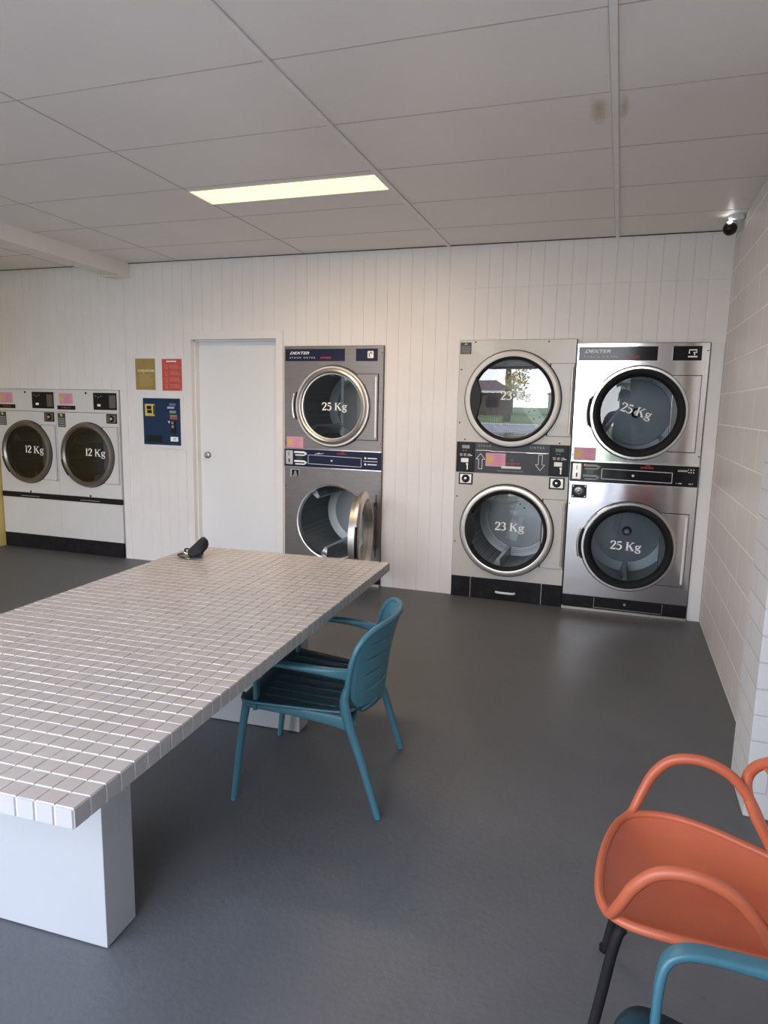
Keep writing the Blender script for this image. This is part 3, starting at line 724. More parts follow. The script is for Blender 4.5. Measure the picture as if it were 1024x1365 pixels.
    drum(T, cxl, czl, .335, YF+.06, .62, dm, M_drumback, M_drumring, vanes=(-90, 30, 150) if style != 'dull' else (130, 250, 10))
    # doors
    def ring(parent, cx, cz, axis_open=None):
        objs = []
        mb = MB(); mb.lathe_y([(ru+.012, YF-.002), (ru+.012, YF-.022), (ru+.004, YF-.034), (ru-.010, YF-.034), (ru-.014, YF-.030), (ru-.020, YF-.048), (ru-.034, YF-.054), (ru-.046, YF-.048), (ru-.050, YF-.03), (ru-.052, YF-.004)], cx, cz, 96)
        d = mb.build('door', ringm, parent)
        mb = MB(); mb.lathe_y([(ru+.0155, YF-.0015), (ru+.0155, YF-.010), (ru+.012, YF-.012)], cx, cz, 96); mb.build('outer_seal', M_rubber, d)
        if style == 'dull':
            mb = MB(); mb.lathe_y([(ru-.050, YF-.032), (ru-.060, YF-.030), (ru-.062, YF-.010)], cx, cz, 96); mb.build('inner_seal', ringm, d)
        else:
            mb = MB(); mb.lathe_y([(ru-.014, YF-.0305), (ru-.016, YF-.056), (ru-.030, YF-.060), (ru-.046, YF-.055), (ru-.060, YF-.036), (ru-.066, YF-.012)], cx, cz, 96); mb.build('inner_seal', M_rubber, d)
        mb = MB(); mb.disc_y(cx, cz, ru-.056, YF-.016, 64); gl = mb.build('glass_pane', G_smoke, d)
        return d, gl
    du, gu = ring(T, cxu, czu)
    if style == 'dull': letter(gu, '25 Kg', L(.350), 1.440, .062, .222, YF-.0175)
    else: letter(gu, '25 Kg', L(.317), 1.488, .062, .215, YF-.0175, rot=-.30)
    def hplate(parent, cx, cz):
        mb = MB(); a0, a1 = L(.655), L(.832); z0, z1 = cz-.262, cz+.262
        mb.box(a0, a1, YF-.012, YF-.003, z0, z1, .003); h = mb.build('hinge_plate', steel, parent)
        mb = MB(); mb.box(a0-.003, a1+.004, YF-.003, YF-.0008, z0-.004, z1+.004); mb.build('painted_gap_shadow', M_rubber, h, smooth=False)  # dark backing sheet standing in for the shadow gap round the plate
        mb = MB(); mb.box(a1-.022, a1-.008, YF-.020, YF-.012, z0+.02, z1-.02, .002); mb.build('bright_rib', M_satin if style == 'dull' else M_trim, h)
        return h
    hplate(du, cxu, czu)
    def handle(parent, cx, cz, R=ru+.012):
        mb = MB(); pts = [(cx+R*math.cos(math.radians(a)), YF-.020, cz+R*math.sin(math.radians(a))) for a in range(160, 202, 3)]
        mb.tube(pts, .012, 10); h = mb.build('door_grip', M_black, parent)
        mb = MB(); pts = [(cx+(R+.020)*math.cos(math.radians(a)), YF-.034, cz+(R+.020)*math.sin(math.radians(a))) for a in range(163, 199, 3)]
        mb.tube(pts, .009, 10); mb.build('grip_face', M_chrome, h)
    handle(du, cxu, czu)
    if style != 'dull':
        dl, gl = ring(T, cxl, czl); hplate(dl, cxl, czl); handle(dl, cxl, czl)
        letter(gl, '25 Kg', L(.318), .486, .062, .215, YF-.0175, rot=-.03)
        mb = MB()
    else:
        # opening lip and the door swung open on its right-hand hinge
        mb = MB(); mb.lathe_y([(ru+.006, YF-.002), (ru+.002, YF-.010), (ru-.008, YF-.008), (ru-.012, YF+.04)], cxl, czl, 96); mb.build('door_opening_lip', M_chrome, T)
        piv = Vector((L(.815), YF-.03, czl)); ang = math.radians(100)
        d = None
        RM = Matrix.Translation(piv) @ Matrix.Rotation(ang, 4, 'Z') @ Matrix.Translation(-piv)
        mb = MB(); mb.lathe_y([(ru-.062, YF-.010), (ru-.040, YF+.030), (ru-.020, YF+.034), (ru-.014, YF-.004), (ru+.012, YF-.006), (ru+.014, YF-.030), (ru+.002, YF-.042), (ru-.018, YF-.052), (ru-.040, YF-.050), (ru-.056, YF-.02), (ru-.062, YF-.010)], cxl, czl, 96)
        mb.move(RM); d = mb.build('door', M_satin, T); d['label'] = 'lower door swung wide open'
        mb = MB(); mb.disc_y(cxl, czl, ru-.058, YF-.016, 64); mb.move(RM); mb.build('glass_pane', G_smoke, d)
        mb = MB(); pts = [(cxl+(ru+.014)*math.cos(math.radians(a)), YF-.03, czl+(ru+.014)*math.sin(math.radians(a))) for a in range(160, 202, 3)]
        mb.tube(pts, .011, 10); mb.move(RM); mb.build('door_grip', M_black, d)
        mb = MB(); mb.box(L(.79), L(.832), YF-.012, YF-.001, czl-.26, czl+.26, .003); mb.build('hinge_strip', steel, T); mb = MB(); mb.box(L(.80), L(.83), YF-.04, YF-.008, czl+.16, czl+.20, .003); mb.build('hinge', steel, T); mb = MB(); mb.box(L(.80), L(.83), YF-.04, YF-.008, czl-.20, czl-.16, .003); mb.build('hinge', steel, T)
    return T

stack_dryer(-1.365, -0.494, 'dull', 'dull stainless stack dryer beside the door, its lower round door hanging open')
stack_dryer(0.978, 1.846, 'bright', 'shiny stainless stack dryer at the far right beside the block wall')

# --- cream stack dryer
def cream_dryer(x0, x1):
    T = thing('stack_dryer', ((x0+x1)/2, YF, 0), 'cream enamel stack dryer marked 23 Kg, left of the shiny stainless one', 'dryer', 'stack dryers built into the back wall')
    top = 1.988; R = .342; cx = .530; czu, czl = 1.552, .556
    mb = MB(); mb.plate_hole(x0, x1, 1.228, top, YF, cx, czu, R-.02, depth=.04) if False else None
    mb.plate_hole(x0, x1, 1.105, top, YF, cx, czu, R-.01, depth=.04); mb.plate_hole(x0, x1, .165, 1.105, YF, cx, czl, R-.01, depth=.04)
    mb.box(x0, x0+.002, YF, YF+.75, 0, top); mb.box(x1-.002, x1, YF, YF+.75, 0, top); mb.box(x0, x1, YF, YF+.75, top-.002, top); mb.box(x0, x1, YF+.748, YF+.75, 0, top); mb.box(x0, x1, YF+.04, YF+.05, 0, .17)
    mb.build('cabinet', M_cream, T, ang=30)
    mb = MB(); mb.box(.122, .205, YF-.002, YF, 1.884, 1.970); wn = mb.build('warning_label', mat('dark_label', (.05, .05, .055), .5, noise=.05, nscale=20), T, smooth=False)
    mb = MB()
    for i in range(5): rect(mb, .130, .197, 1.892+.011*i, 1.896+.011*i, YF-.0026)
    mb.build('print', M_greyink, wn, smooth=False)
    mb = MB(); mb.poly([(.150, YF-.0026, 1.952), (.176, YF-.0026, 1.952), (.163, YF-.0026, 1.967)]); mb.build('yellow_triangle', M_yel, wn, smooth=False)
    # control band
    mb = MB(); mb.box(x0+.006, x1-.004, YF-.005, YF, .992, 1.226, .002); fa = mb.build('control_fascia', M_grayp, T)
    yy = YF-.0056
    mb = MB(); mb.stroke([(.272, 1.164), (.36, 1.166), (.40, 1.160), (.82, 1.160)], .003, yy, sm=False); mb.stroke([(.655, 1.157), (.80, 1.157)], .004, yy, sm=False); mb.build('band_line', M_satin, fa, smooth=False)
    mb = MB(); text_mesh(mb, 'STACK', .29, 1.192, .014, yy, width=.10, space=1.3); mb.build('model_lettering', M_greyink, fa, smooth=False); mb = MB(); text_mesh(mb, 'DRYER', .68, 1.192, .014, yy, width=.11, space=1.3); mb.build('model_lettering', M_greyink, fa, smooth=False); mb = MB(); text_mesh(mb, 'PUSH BUTTON TO START DRYER', .44, 1.010, .009, yy, width=.20); mb.build('fascia_print', M_greyink, fa, smooth=False)
    for (ax, up) in ((.310, 1), (.760, -1)):
        mb = MB(); zc = 1.085; s = up
        pts = [(-.014, -.062), (.014, -.062), (.014, .012), (.034, .012), (0, .055), (-.034, .012), (-.014, .012), (-.014, -.062)]
        for p, q in zip(pts, pts[1:]): mb.stroke([(ax+p[0], zc+s*p[1]), (ax+q[0], zc+s*q[1])], .0032, yy, sm=False)
        mb.build('arrow_mark', M_ink, fa, smooth=False)
    mb = MB(); text_mesh(mb, 'CAUTION HOT', .50, 1.066, .014, yy, width=.115); mb.build('red_lettering', M_red, fa, smooth=False)
    mb = MB(); mb.box(.472, .620, YF-.009, YF-.005, 1.034, 1.052, .003); mb.build('pull_handle', M_trim, fa)
    mb = MB(); mb.stroke([(.545, 1.095), (.552, 1.105), (.559, 1.095)], .003, yy, sm=False); mb.build('small_mark', M_greyink, fa, smooth=False)
    for (a, b) in ((x0+.008, .264), (.824, x1-.006)):
        w = b-a
        mb = MB(); mb.box(a, b, YF-.011, YF-.005, .996, 1.222, .003); mb.box(a+.012, b-.012, YF-.013, YF-.011, 1.003, 1.215, .002); pod = mb.build('coin_module', M_black, fa)
        yq = YF-.0136
        mb = MB(); mb.box(a+w*.30, a+w*.72, YF-.015, YF-.013, 1.175, 1.200); mb.build('display', M_lcd if a > .5 else M_greyink, pod, smooth=False)
        mb = MB()
        for i in range(3): rect(mb, a+w*(.18+.22*i), a+w*(.34+.22*i), 1.128, 1.134, yq); rect(mb, a+w*(.20+.2*i), a+w*(.33+.2*i), 1.117, 1.122, yq)
        rect(mb, a+w*.72, a+w*.88, 1.118, 1.126, yq); rect(mb, a+w*.36, a+w*.41, 1.156, 1.161, yq); rect(mb, a+w*.5, a+w*.55, 1.156, 1.161, yq); mb.build('print', mat('pale_ink', (.6, .6, .6), .5, noise=.03, nscale=20), pod, smooth=False)
        mb = MB(); mb.box(a+w*.27, a+w*.68, YF-.017, YF-.013, 1.068, 1.100, .002); mb.build('coin_label', M_ink, pod)
        mb = MB(); mb.lathe_y([(.001, YF-.022), (.008, YF-.022), (.010, YF-.013)], a+w*.62, 1.055, 16); mb.box(a+w*.60, a+w*.66, YF-.016, YF-.013, 1.012, 1.046); mb.build('lock', M_satin, pod)
    notice(T, .350, .502, 1.046, 1.147, YF-.0058)
    screws(T, [(.235, 1.972), (.775, 1.972), (.135, 1.77), (.135, 1.37), (.182, 1.243), (.892, 1.238), (.135, .80), (.132, .44)], YF, .006)
    for (a, b) in ((.146, .255), (.832, .945)):
        mb = MB(); mb.box(a, b, YF-.004, YF, .897, .984); cr_ = mb.build('coin_return', M_black, T, smooth=False)
        mb = MB(); mb.box(a+.010, b-.010, YF-.007, YF-.004, .906, .976, .002); mb.build('bezel', M_satin, cr_)
        mb = MB(); mb.lathe_y([(.001, YF-.010), (.030, YF-.010), (.032, YF-.007)], (a+b)/2, .942, 24); mb.build('cup', M_black, cr_)
        mb = MB(); mb.lathe_y([(.001, YF-.024), (.010, YF-.022), (.014, YF-.010)], (a+b)/2, .942, 20); mb.build('knob', M_chrome, cr_)
    # kick panel in three parts
    mb = MB(); mb.box(x0, x1, YF-.002, YF+.04, .002, .166); kp = mb.build('kick_plate', M_kick, T, smooth=False)
    mb = MB(); mb.box(.272, .818, YF-.008, YF-.002, .012, .160, .002); dr = mb.build('lint_drawer', M_kick, kp)
    mb = MB(); mb.tube(cat([(.476, YF-.008, .066), (.490, YF-.022, .066), (.545, YF-.024, .066), (.605, YF-.022, .066), (.620, YF-.008, .066)], 4), .009, 10); mb.build('drawer_handle', M_trim, dr)
    mb = MB(); mb.box(.268, .272, YF-.006, YF-.002, .004, .166); mb.box(.818, .822, YF-.006, YF-.002, .004, .166); mb.build('joint_strips', M_satin, kp, smooth=False)
    mb = MB()
    for i in range(11): mb.box(.826, x1-.006, YF-.005, YF-.002, .018+.013*i, .023+.013*i)
    mb.build('vent_ribs', M_black, kp, smooth=False)
    # drums, doors
    drum(T, cx, czu, .335, YF+.06, .60, M_drum, M_drum, M_drum, vanes=(), strip=(-52,), hub=False)
    drum(T, cx, czl, .335, YF+.06, .60, M_drum, M_drum, M_drum, vanes=(-104,), strip=(74,), hub=False)
    for up, cz in ((1, czu), (0, czl)):
        rm = mat('cream_ring', (.66, .64, .60), .28, .0, noise=.03, nscale=10, coat=.4) if up else M_satin
        mb = MB(); mb.lathe_y([(R+.012, YF-.002), (R+.012, YF-.026), (R+.004, YF-.040), (R-.020, YF-.046), (R-.030, YF-.042), (R-.034, YF-.02)], cx, cz, 96); d = mb.build('door', rm, T)
        mb = MB(); mb.lathe_y([(R+.019, YF-.001), (R+.019, YF-.014), (R+.012, YF-.016)], cx, cz, 96); mb.build('outer_seal', M_rubber, d)
        mb = MB(); mb.lathe_y([(R-.030, YF-.043), (R-.036, YF-.050), (R-.046, YF-.046), (R-.056, YF-.022), (R-.060, YF-.012)], cx, cz, 96); mb.build('inner_seal', M_rubber, d)
        mb = MB(); mb.disc_y(cx, cz, R-.050, YF-.028, 72, bulge=.009, nr=14); gl = mb.build('glass_pane', G_mirror if up else G_clear, d, ang=80)
        letter(gl, '23 Kg', .447 if up else .449, cz-.004 if up else cz+.008, .062, .225, YF-.042, rot=0 if up else -.02)
        # dark moulded pull filling the left side of the opening
        mb = MB(); R1 = R-.034; pts = []
        for a in range(148, 216, 4): pts.append((cx+R1*math.cos(math.radians(a)), cz+R1*math.sin(math.radians(a))))
        inner = cat([(cx-.262, cz-.15, 0), (cx-.250, cz-.10, 0), (cx-.232, cz-.02, 0), (cx-.236, cz+.06, 0), (cx-.262, cz+.13, 0), (cx-.268, cz+.165, 0)], 4)
        outl = pts + [(p.x, p.y) for p in inner]
        mb.rings([[(p[0], yq, p[1]) for p in outl] for yq in (YF-.044, YF-.050)]); mb.build('door_grip', M_black, d, ang=30)
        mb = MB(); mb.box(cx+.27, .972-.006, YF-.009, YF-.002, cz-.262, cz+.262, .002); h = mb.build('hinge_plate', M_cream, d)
        mb = MB(); mb.box(cx+.26, .972-.004, YF-.002, YF-.0006, cz-.265, cz+.265); mb.build('painted_gap_shadow', M_grayp, h, smooth=False)  # grey sheet paints the shadow line round this hinge plate
        mb = MB(); mb.tube([(.955, YF-.014, cz-.24), (.955, YF-.014, cz+.24)], .009, 10); mb.build('hinge_rod', M_satin, h)
cream_dryer(.115, .972)

# --- pair of 12 kg machines
def small_machine(x0, label):
    w = .733; x1 = x0+w; top = 1.574; T = thing('tumble_dryer', (x0+w/2, YF, 0), label, 'dryer', '12 Kg machines at the left end of the back wall')
    L = lambda v: x0+v; cx, cz, R = L(.366), .968, .290
    mb = MB(); mb.plate_hole(x0+.001, x1-.001, .565, 1.362, YF, cx, cz, R-.008, depth=.04)
    mb.box(x0+.001, x1-.001, YF, YF+.02, 1.366, top, .003); mb.box(x0+.001, x1-.001, YF, YF+.02, .145, .510, .002)
    mb.box(x0, x0+.002, YF+.004, YF+.7, 0, top); mb.box(x1-.002, x1, YF+.004, YF+.7, 0, top); mb.box(x0, x1, YF+.004, YF+.7, top-.004, top-.002); mb.box(x0, x1, YF+.698, YF+.7, 0, top); mb.box(x0, x1, YF+.03, YF+.04, 1.3, 1.4)
    mb.build('cabinet', M_enamel, T, ang=30)
    mb = MB(); mb.box(x0, x1, YF-.006, YF+.02, .512, .562, .002); st = mb.build('trim_band', M_black, T)
    mb = MB(); rect(mb, L(.25), L(.48), .528, .534, YF-.0066); mb.build('band_print', M_greyink, st, smooth=False)
    mb = MB(); mb.box(x0, x1, YF+.002, YF+.02, .002, .143); mb.build('kick_plate', M_kick, T, smooth=False)
    mb = MB(); mb.box(L(.452), L(.716), YF-.005, YF, 1.394, 1.550, .002); cp = mb.build('control_panel', M_black, T)
    mb = MB(); mb.box(L(.635), L(.706), YF-.008, YF-.005, 1.412, 1.528, .002); mb.build('coin_plate', mat('dark_satin', (.16, .155, .14), .35, .7, noise=.05, nscale=20), cp)
    mb = MB(); mb.box(L(.498), L(.536), YF-.008, YF-.005, 1.425, 1.446, .002); mb.build('button', M_ink, cp)
    mb = MB()
    for i in range(3): rect(mb, L(.475+.03*i), L(.49+.03*i), 1.515-.01*(i % 2), 1.522-.01*(i % 2), YF-.0056)
    mb.build('print', M_greyink, cp, smooth=False)
    notice(T, L(.048), L(.208), 1.440, 1.540, YF-.001)
    mb = MB(); mb.box(L(.022), L(.236), YF-.002, YF, 1.388, 1.426); rl = mb.build('name_strip', M_black, T, smooth=False)
    mb = MB(); text_mesh(mb, 'TUMBLE DRY', L(.075), 1.401, .012, YF-.0026, width=.11); mb.build('red_lettering', M_red, rl, smooth=False)
    mb = MB(); mb.box(L(.020), L(.110), YF-.002, YF, 1.222, 1.352); wn = mb.build('warning_label', MATS['dark_label'], T, smooth=False)
    mb = MB()
    for i in range(4): rect(mb, L(.027), L(.103), 1.232+.021*i, 1.243+.021*i, YF-.0026)
    mb.build('print', M_greyink, wn, smooth=False)
    mb = MB(); mb.disc_y(L(.064), 1.334, .014, YF-.0026, 14); mb.build('yellow_mark', M_yel, wn, smooth=False)
    mb = MB(); mb.box(L(.592), L(.712), YF-.005, YF, 1.270, 1.358, .002); cr_ = mb.build('coin_return', M_black, T)
    mb = MB(); mb.box(L(.602), L(.702), YF-.007, YF-.005, 1.280, 1.348, .002); mb.build('bezel', M_bronze, cr_)
    mb = MB(); mb.lathe_y([(.001, YF-.020), (.014, YF-.018), (.018, YF-.007), (.03, YF-.007)], L(.652), 1.314, 20); mb.build('knob', M_satin, cr_)
    screws(T, [(L(.365), 1.545), (L(.366), .576)], YF, .011)
    # door
    mb = MB(); mb.lathe_y([(R+.014, YF-.002), (R+.014, YF-.026), (R+.006, YF-.040), (R-.020, YF-.044), (R-.036, YF-.030), (R-.038, YF-.01)], cx, cz, 96); d = mb.build('door', M_bronze, T)
    mb = MB(); mb.lathe_y([(R+.019, YF-.001), (R+.019, YF-.012), (R+.014, YF-.014)], cx, cz, 96); mb.build('outer_seal', M_rubber, d)
    mb = MB(); mb.disc_y(cx, cz, R-.034, YF-.020, 64); gl = mb.build('glass_pane', G_dark, d)
    letter(gl, '12 Kg', cx-.020, .964, .068, .235, YF-.0225, rot=-.03)
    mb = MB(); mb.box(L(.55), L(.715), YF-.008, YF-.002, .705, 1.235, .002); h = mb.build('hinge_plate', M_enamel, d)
    mb = MB(); mb.box(L(.54), L(.718), YF-.002, YF-.0006, .702, 1.238); mb.build('painted_gap_shadow', M_grayp, h, smooth=False)  # grey backing, shade painted as an outline to the plate
    mb = MB(); mb.tube([(L(.703), YF-.014, .72), (L(.703), YF-.014, 1.22)], .006, 10)
    for zz in (.735, 1.195): mb.tube([(L(.703), YF-.015, zz-.025), (L(.703), YF-.015, zz+.025)], .010, 10)
    mb.build('hinge_rod', M_enamel, h)
    mb = MB(); pts = [(cx+(R+.004)*math.cos(math.radians(a)), YF-.036, cz+(R+.004)*math.sin(math.radians(a))) for a in range(190, 226, 3)]; mb.tube(pts, .010, 8); mb.build('door_grip', M_gloss, d)
    drum(T, cx, cz, .285, YF+.06, .5, M_drumd, M_drumd, M_drumd, vanes=(-90, 30, 150))
small_machine(-4.534, 'white 12 Kg dryer against the yellow wall, left of its twin')
small_machine(-3.800, 'white 12 Kg dryer nearest the posters, right of its twin')

# ------------------------------------------------------------------ tiled table
TA = math.radians(2.72); TZ = 0.712
tb = thing('tiled_table', (-0.233, -0.380, 0), 'long table with a beige square-tiled top on two white slab legs', 'table', rz=TA)
NX, NY = 24, 48; TW, TL = 1.10, 2.215
px, py = TW/NX, TL/NY
mb = MB()
mb.box(-TW/2+.003, TW/2-.003, -TL/2+.003, TL/2-.003, TZ-.044, TZ-.0022)
top = mb.build('tabletop', M_grout, tb, smooth=False, world=False)
mb = MB(); g = .0010; gy = .0015; bv = .0022
for i in range(NX):
    for j in range(NY):
        x0 = -TW/2+i*px+g; x1 = -TW/2+(i+1)*px-g; y0 = -TL/2+j*py+gy; y1 = -TL/2+(j+1)*py-gy
        a, b, c = random.uniform(-.0006, .0006), random.uniform(-.0008, .0008), random.uniform(-.0003, .0003)
        tz = lambda x, y: TZ + c + a*((x-x0)/px-.5) + b*((y-y0)/py-.5)
        o_ = [mb.bm.verts.new((x, y, TZ-.0035)) for x, y in ((x0, y0), (x1, y0), (x1, y1), (x0, y1))]
        n_ = [mb.bm.verts.new((x, y, tz(x, y))) for x, y in ((x0+bv*.5, y0+bv), (x1-bv*.5, y0+bv), (x1-bv*.5, y1-bv), (x0+bv*.5, y1-bv))]
        mb.face(n_)
        for k in range(4): mb.face([o_[k], o_[(k+1) % 4], n_[(k+1) % 4], n_[k]])
mb.build('top_tiles', M_tile, top, smooth=False, world=False)
mb = MB()
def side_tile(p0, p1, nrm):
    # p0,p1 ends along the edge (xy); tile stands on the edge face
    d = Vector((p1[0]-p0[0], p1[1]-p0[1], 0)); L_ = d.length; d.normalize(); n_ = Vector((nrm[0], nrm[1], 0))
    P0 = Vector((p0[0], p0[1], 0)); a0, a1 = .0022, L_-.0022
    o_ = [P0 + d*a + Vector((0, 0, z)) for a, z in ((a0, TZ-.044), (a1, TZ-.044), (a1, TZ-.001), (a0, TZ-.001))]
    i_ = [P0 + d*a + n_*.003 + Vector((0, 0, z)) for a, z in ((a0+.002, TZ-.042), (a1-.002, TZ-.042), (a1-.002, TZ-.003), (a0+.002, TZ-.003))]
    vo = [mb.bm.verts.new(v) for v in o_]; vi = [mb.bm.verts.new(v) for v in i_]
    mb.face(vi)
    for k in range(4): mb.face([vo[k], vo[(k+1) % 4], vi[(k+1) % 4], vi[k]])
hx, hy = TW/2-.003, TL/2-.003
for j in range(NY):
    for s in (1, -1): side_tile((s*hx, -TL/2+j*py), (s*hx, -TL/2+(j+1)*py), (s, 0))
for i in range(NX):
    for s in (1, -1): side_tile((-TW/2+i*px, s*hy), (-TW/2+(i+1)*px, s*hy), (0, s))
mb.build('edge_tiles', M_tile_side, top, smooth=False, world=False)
for (y0, y1) in ((-.712, -.588), (.600, .702)):
    mb = MB(); mb.box(-.28, .28, y0, y1, 0.004, TZ-.044, .003); mb.build('leg', M_tleg, tb, world=False)

# black pouch on a clear dish, far left corner of the table
dsh = tag((lambda mb: (mb.lathe_z([(.001, TZ+.002), (.050, TZ+.002), (.062, TZ+.008), (.066, TZ+.014), (.064, TZ+.014), (.058, TZ+.008), (.047, TZ+.004), (.001, TZ+.004)], -.700, .455, 40, cap=False), mb.build('clear_dish', G_lid))[1])(MB()), 'shallow clear plastic dish lying under the black pouch', 'dish')
pt = thing('pouch', (-.690, .465, TZ+.005), 'small crumpled black pouch at the far left corner of the tiled table', 'pouch')
mb = MB(); rg = []
axis = [(-.690, .430, .012, .014), (-.682, .436, .016, .026), (-.670, .444, .024, .031), (-.657, .452, .036, .032), (-.646, .460, .050, .032), (-.634, .468, .066, .031), (-.626, .474, .078, .026), (-.621, .478, .086, .014)]
axis = [(x, y, .012+(z-.012)*1.12, r*1.22) for x, y, z, r in axis]
ax_ = Vector((.055, .04, .062)).normalized(); u_ = ax_.cross(Vector((0, 0, 1))).normalized(); v_ = u_.cross(ax_)
for i, (x, y, z, r) in enumerate(axis):
    ring_ = []
    for k in range(16):
        a = 2*PI*k/16; rr = r*(1+.14*math.sin(3*a+i*1.1)+.08*math.sin(5*a+i)); p = Vector((x, y, TZ+z)) + u_*rr*math.cos(a) + v_*rr*.8*math.sin(a)
        ring_.append((p.x, p.y, max(TZ+.0055, p.z)))
    rg.append(ring_)
mb.rings(rg); mb.build('bag', mat('black_cloth', (.010, .010, .013), .8, noise=.3, nscale=40, bump=.3, bscale=80), pt, ang=60)
mb = MB(); mb.tube(cat([(-.672, .430, TZ+.034), (-.690, .425, TZ+.048), (-.708, .425, TZ+.046), (-.714, .430, TZ+.036), (-.710, .432, TZ+.030)], 5), .004, 8); mb.build('loop', MATS['black_cloth'], pt)

# ------------------------------------------------------------------ teal armchairs (local: +x is forward)
def teal_chair(loc, f, label):
    rz = math.atan2(f[1], f[0])
    T = thing('armchair', loc, label, 'chair', 'teal plastic armchairs', rz)
    B = lambda mb, n, m, p=T, **k: mb.build(n, m, p, world=False, **k)
    W25 = .25
    def back_a(s, z): return -.162 - .119*(z-.5) - .548*max(0, z-.5)**2 - .095*(1-min(1, (s/.26)**2))
    def half_w(z):
        if z > .481: return .260*max(0, 1-((z-.481)/.2255)**4.83)**(1/4.83)
        return .260 - .085*((.481-z)/.12)**1.6
    # seat
    mb = MB(); na, ns = 26, 40
    def seat_w(a): return .232 + (.290-.232)*min(1, max(0, (a+.17)/.40))**.9
    slots = [-.20, -.135, -.068, 0, .068, .135, .20]
    svals = sorted([-1 + 2*i/ns for i in range(ns+1)])
    avals = [-.165 + .418*(1-(1-i/na)**1.6) for i in range(na+1)]
    # columns follow fixed s so the slots run straight front to back
    cols = sorted(set([round(-1+2*i/14, 4) for i in range(15)]))
    lines = []
    for sgn in slots: lines += [sgn-.0022, sgn+.0022]
    sv = sorted([-.999] + [v/.283 for v in lines] + [-.9, -.82, .82, .9, .999] + [(slots[i]+slots[i+1])/2/.283 for i in range(len(slots)-1)])
    def sz(a, s): return .420 - .085*(.235-a) - .010*(1-s*s) - (.018*max(0, (a-.20)/.055)**2 if a > .20 else 0) + (.012*max(0, (-.10-a)/.065)**2 if a < -.10 else 0)
    grid = []
    for a in avals:
        row = []
        w = seat_w(a); rc = .075
        if a > .2531-rc: w = w - rc + math.sqrt(max(0, rc*rc-(a-.2531+rc)**2))
        for q in sv: row.append(mb.bm.verts.new((a + (a/.165*.080*(1-q*q) if a < 0 else 0), max(-w, min(w, q*.283*(w/.283 if abs(q) > .75 else 1))), sz(a, q))))
        grid.append(row)
    for i in range(na):
        for j in range(len(sv)-1):
            mid = (sv[j]+sv[j+1])/2*.283
            if any(abs(mid-s) < .002 for s in slots) and -.12 < avals[i] < .165: continue
            mb.face([grid[i][j], grid[i+1][j], grid[i+1][j+1], grid[i][j+1]])
    o = B(mb, 'seat', [M_tealdark, M_teal]); md = o.modifiers.new('thick', 'SOLIDIFY'); md.thickness = .012; md.offset = -1; md.material_offset_rim = 1  # rim and slot edges take the lighter teal, painting them as lit
    # backrest shell
    mb = MB(); zs = []
    z = .372
    slotz = [.455, .515, .575, .635]
    base = [.366 + (.7062-.366)*(1-(1-i/34)**1.6) for i in range(35)]
    for sz_ in slotz: base += [sz_-.0022, sz_+.0022]
    zs = sorted(base); ncol = 20; grid = []
    for z in zs:
        w = max(.004, half_w(z)-.004); grid.append([mb.bm.verts.new((back_a(w*(-1+2*j/ncol), z), w*(-1+2*j/ncol), z)) for j in range(ncol+1)])
    for i in range(len(zs)-1):
        mz = (zs[i]+zs[i+1])/2
        for j in range(ncol):
            if any(abs(mz-q) < .002 for q in slotz) and 3 <= j < ncol-3: continue
            mb.face([grid[i][j], grid[i][j+1], grid[i+1][j+1], grid[i+1][j]])
    o = B(mb, 'backrest', M_teal); md = o.modifiers.new('thick', 'SOLIDIFY'); md.thickness = .010; md.offset = 0
    mb = MB()
    rim = []
    for i in range(73):
        th = PI*i/72; c_ = math.cos(th); e = 2/4.83
        w = math.copysign(.260*abs(c_)**e, c_); zz = .481 + .2255*math.sin(th)**e if 0 < i < 72 else .481
        rim.append((back_a(w, zz), w, zz))
    mb.tube(rim, .0105, 10); B(mb, 'back_rim', M_teal)
    for s in (1, -1):
        mb = MB(); path = cat([(-.160, s*.260, .487), (-.152, s*.260, .43), (-.172, s*.260, .345), (-.225, s*.261, .19), (-.283, s*.263, .004)], 6)
        n = len(path); mb.tube(path, [.0125 + .006*math.sin(min(1, i/(n*.35))*PI/2) - .006*max(0, (i-n*.35)/(n*.65)) for i in range(n)], 14); B(mb, 'leg', M_teal)
        mb = MB(); mb.tube(cat([(.222, s*.246, .398), (.244, s*.254, .25), (.272, s*.262, .004)], 6), [.0165, .0115], 14); B(mb, 'leg', M_teal)
        mb = MB(); mb.band(cat([(.222, s*.254, .393), (.05, s*.252, .380), (-.10, s*.252, .362), (-.172, s*.255, .350)], 5), .018, [.026+.022*min(1,k/13) for k in range(16)]); mb.band([(-.168, s*.252, .350), (-.160, s*.200, .352), (-.150, s*.150, .362)], .05, .026); B(mb, 'side_rail', M_teal)
        mb = MB(); pth = cat([(-.164, s*.258, .540), (-.120, s*.272, .548), (-.05, s*.278, .556), (.03, s*.277, .561), (.11, s*.272, .563), (.150, s*.268, .556), (.172, s*.264, .535), (.180, s*.258, .495), (.182, s*.254, .43), (.184, s*.252, .375)], 5)
        n = len(pth); wd = []; ht = []
        for i in range(n):
            t = i/(n-1)
            wd.append(.018 + (.036-.018)*min(1, t/.3)); ht.append(.044 + (.016-.044)*min(1, t/.4))
        # section kept level along the run, then turned down the front post
        P = pth; rings = []; side = Vector((0, 1, 0))
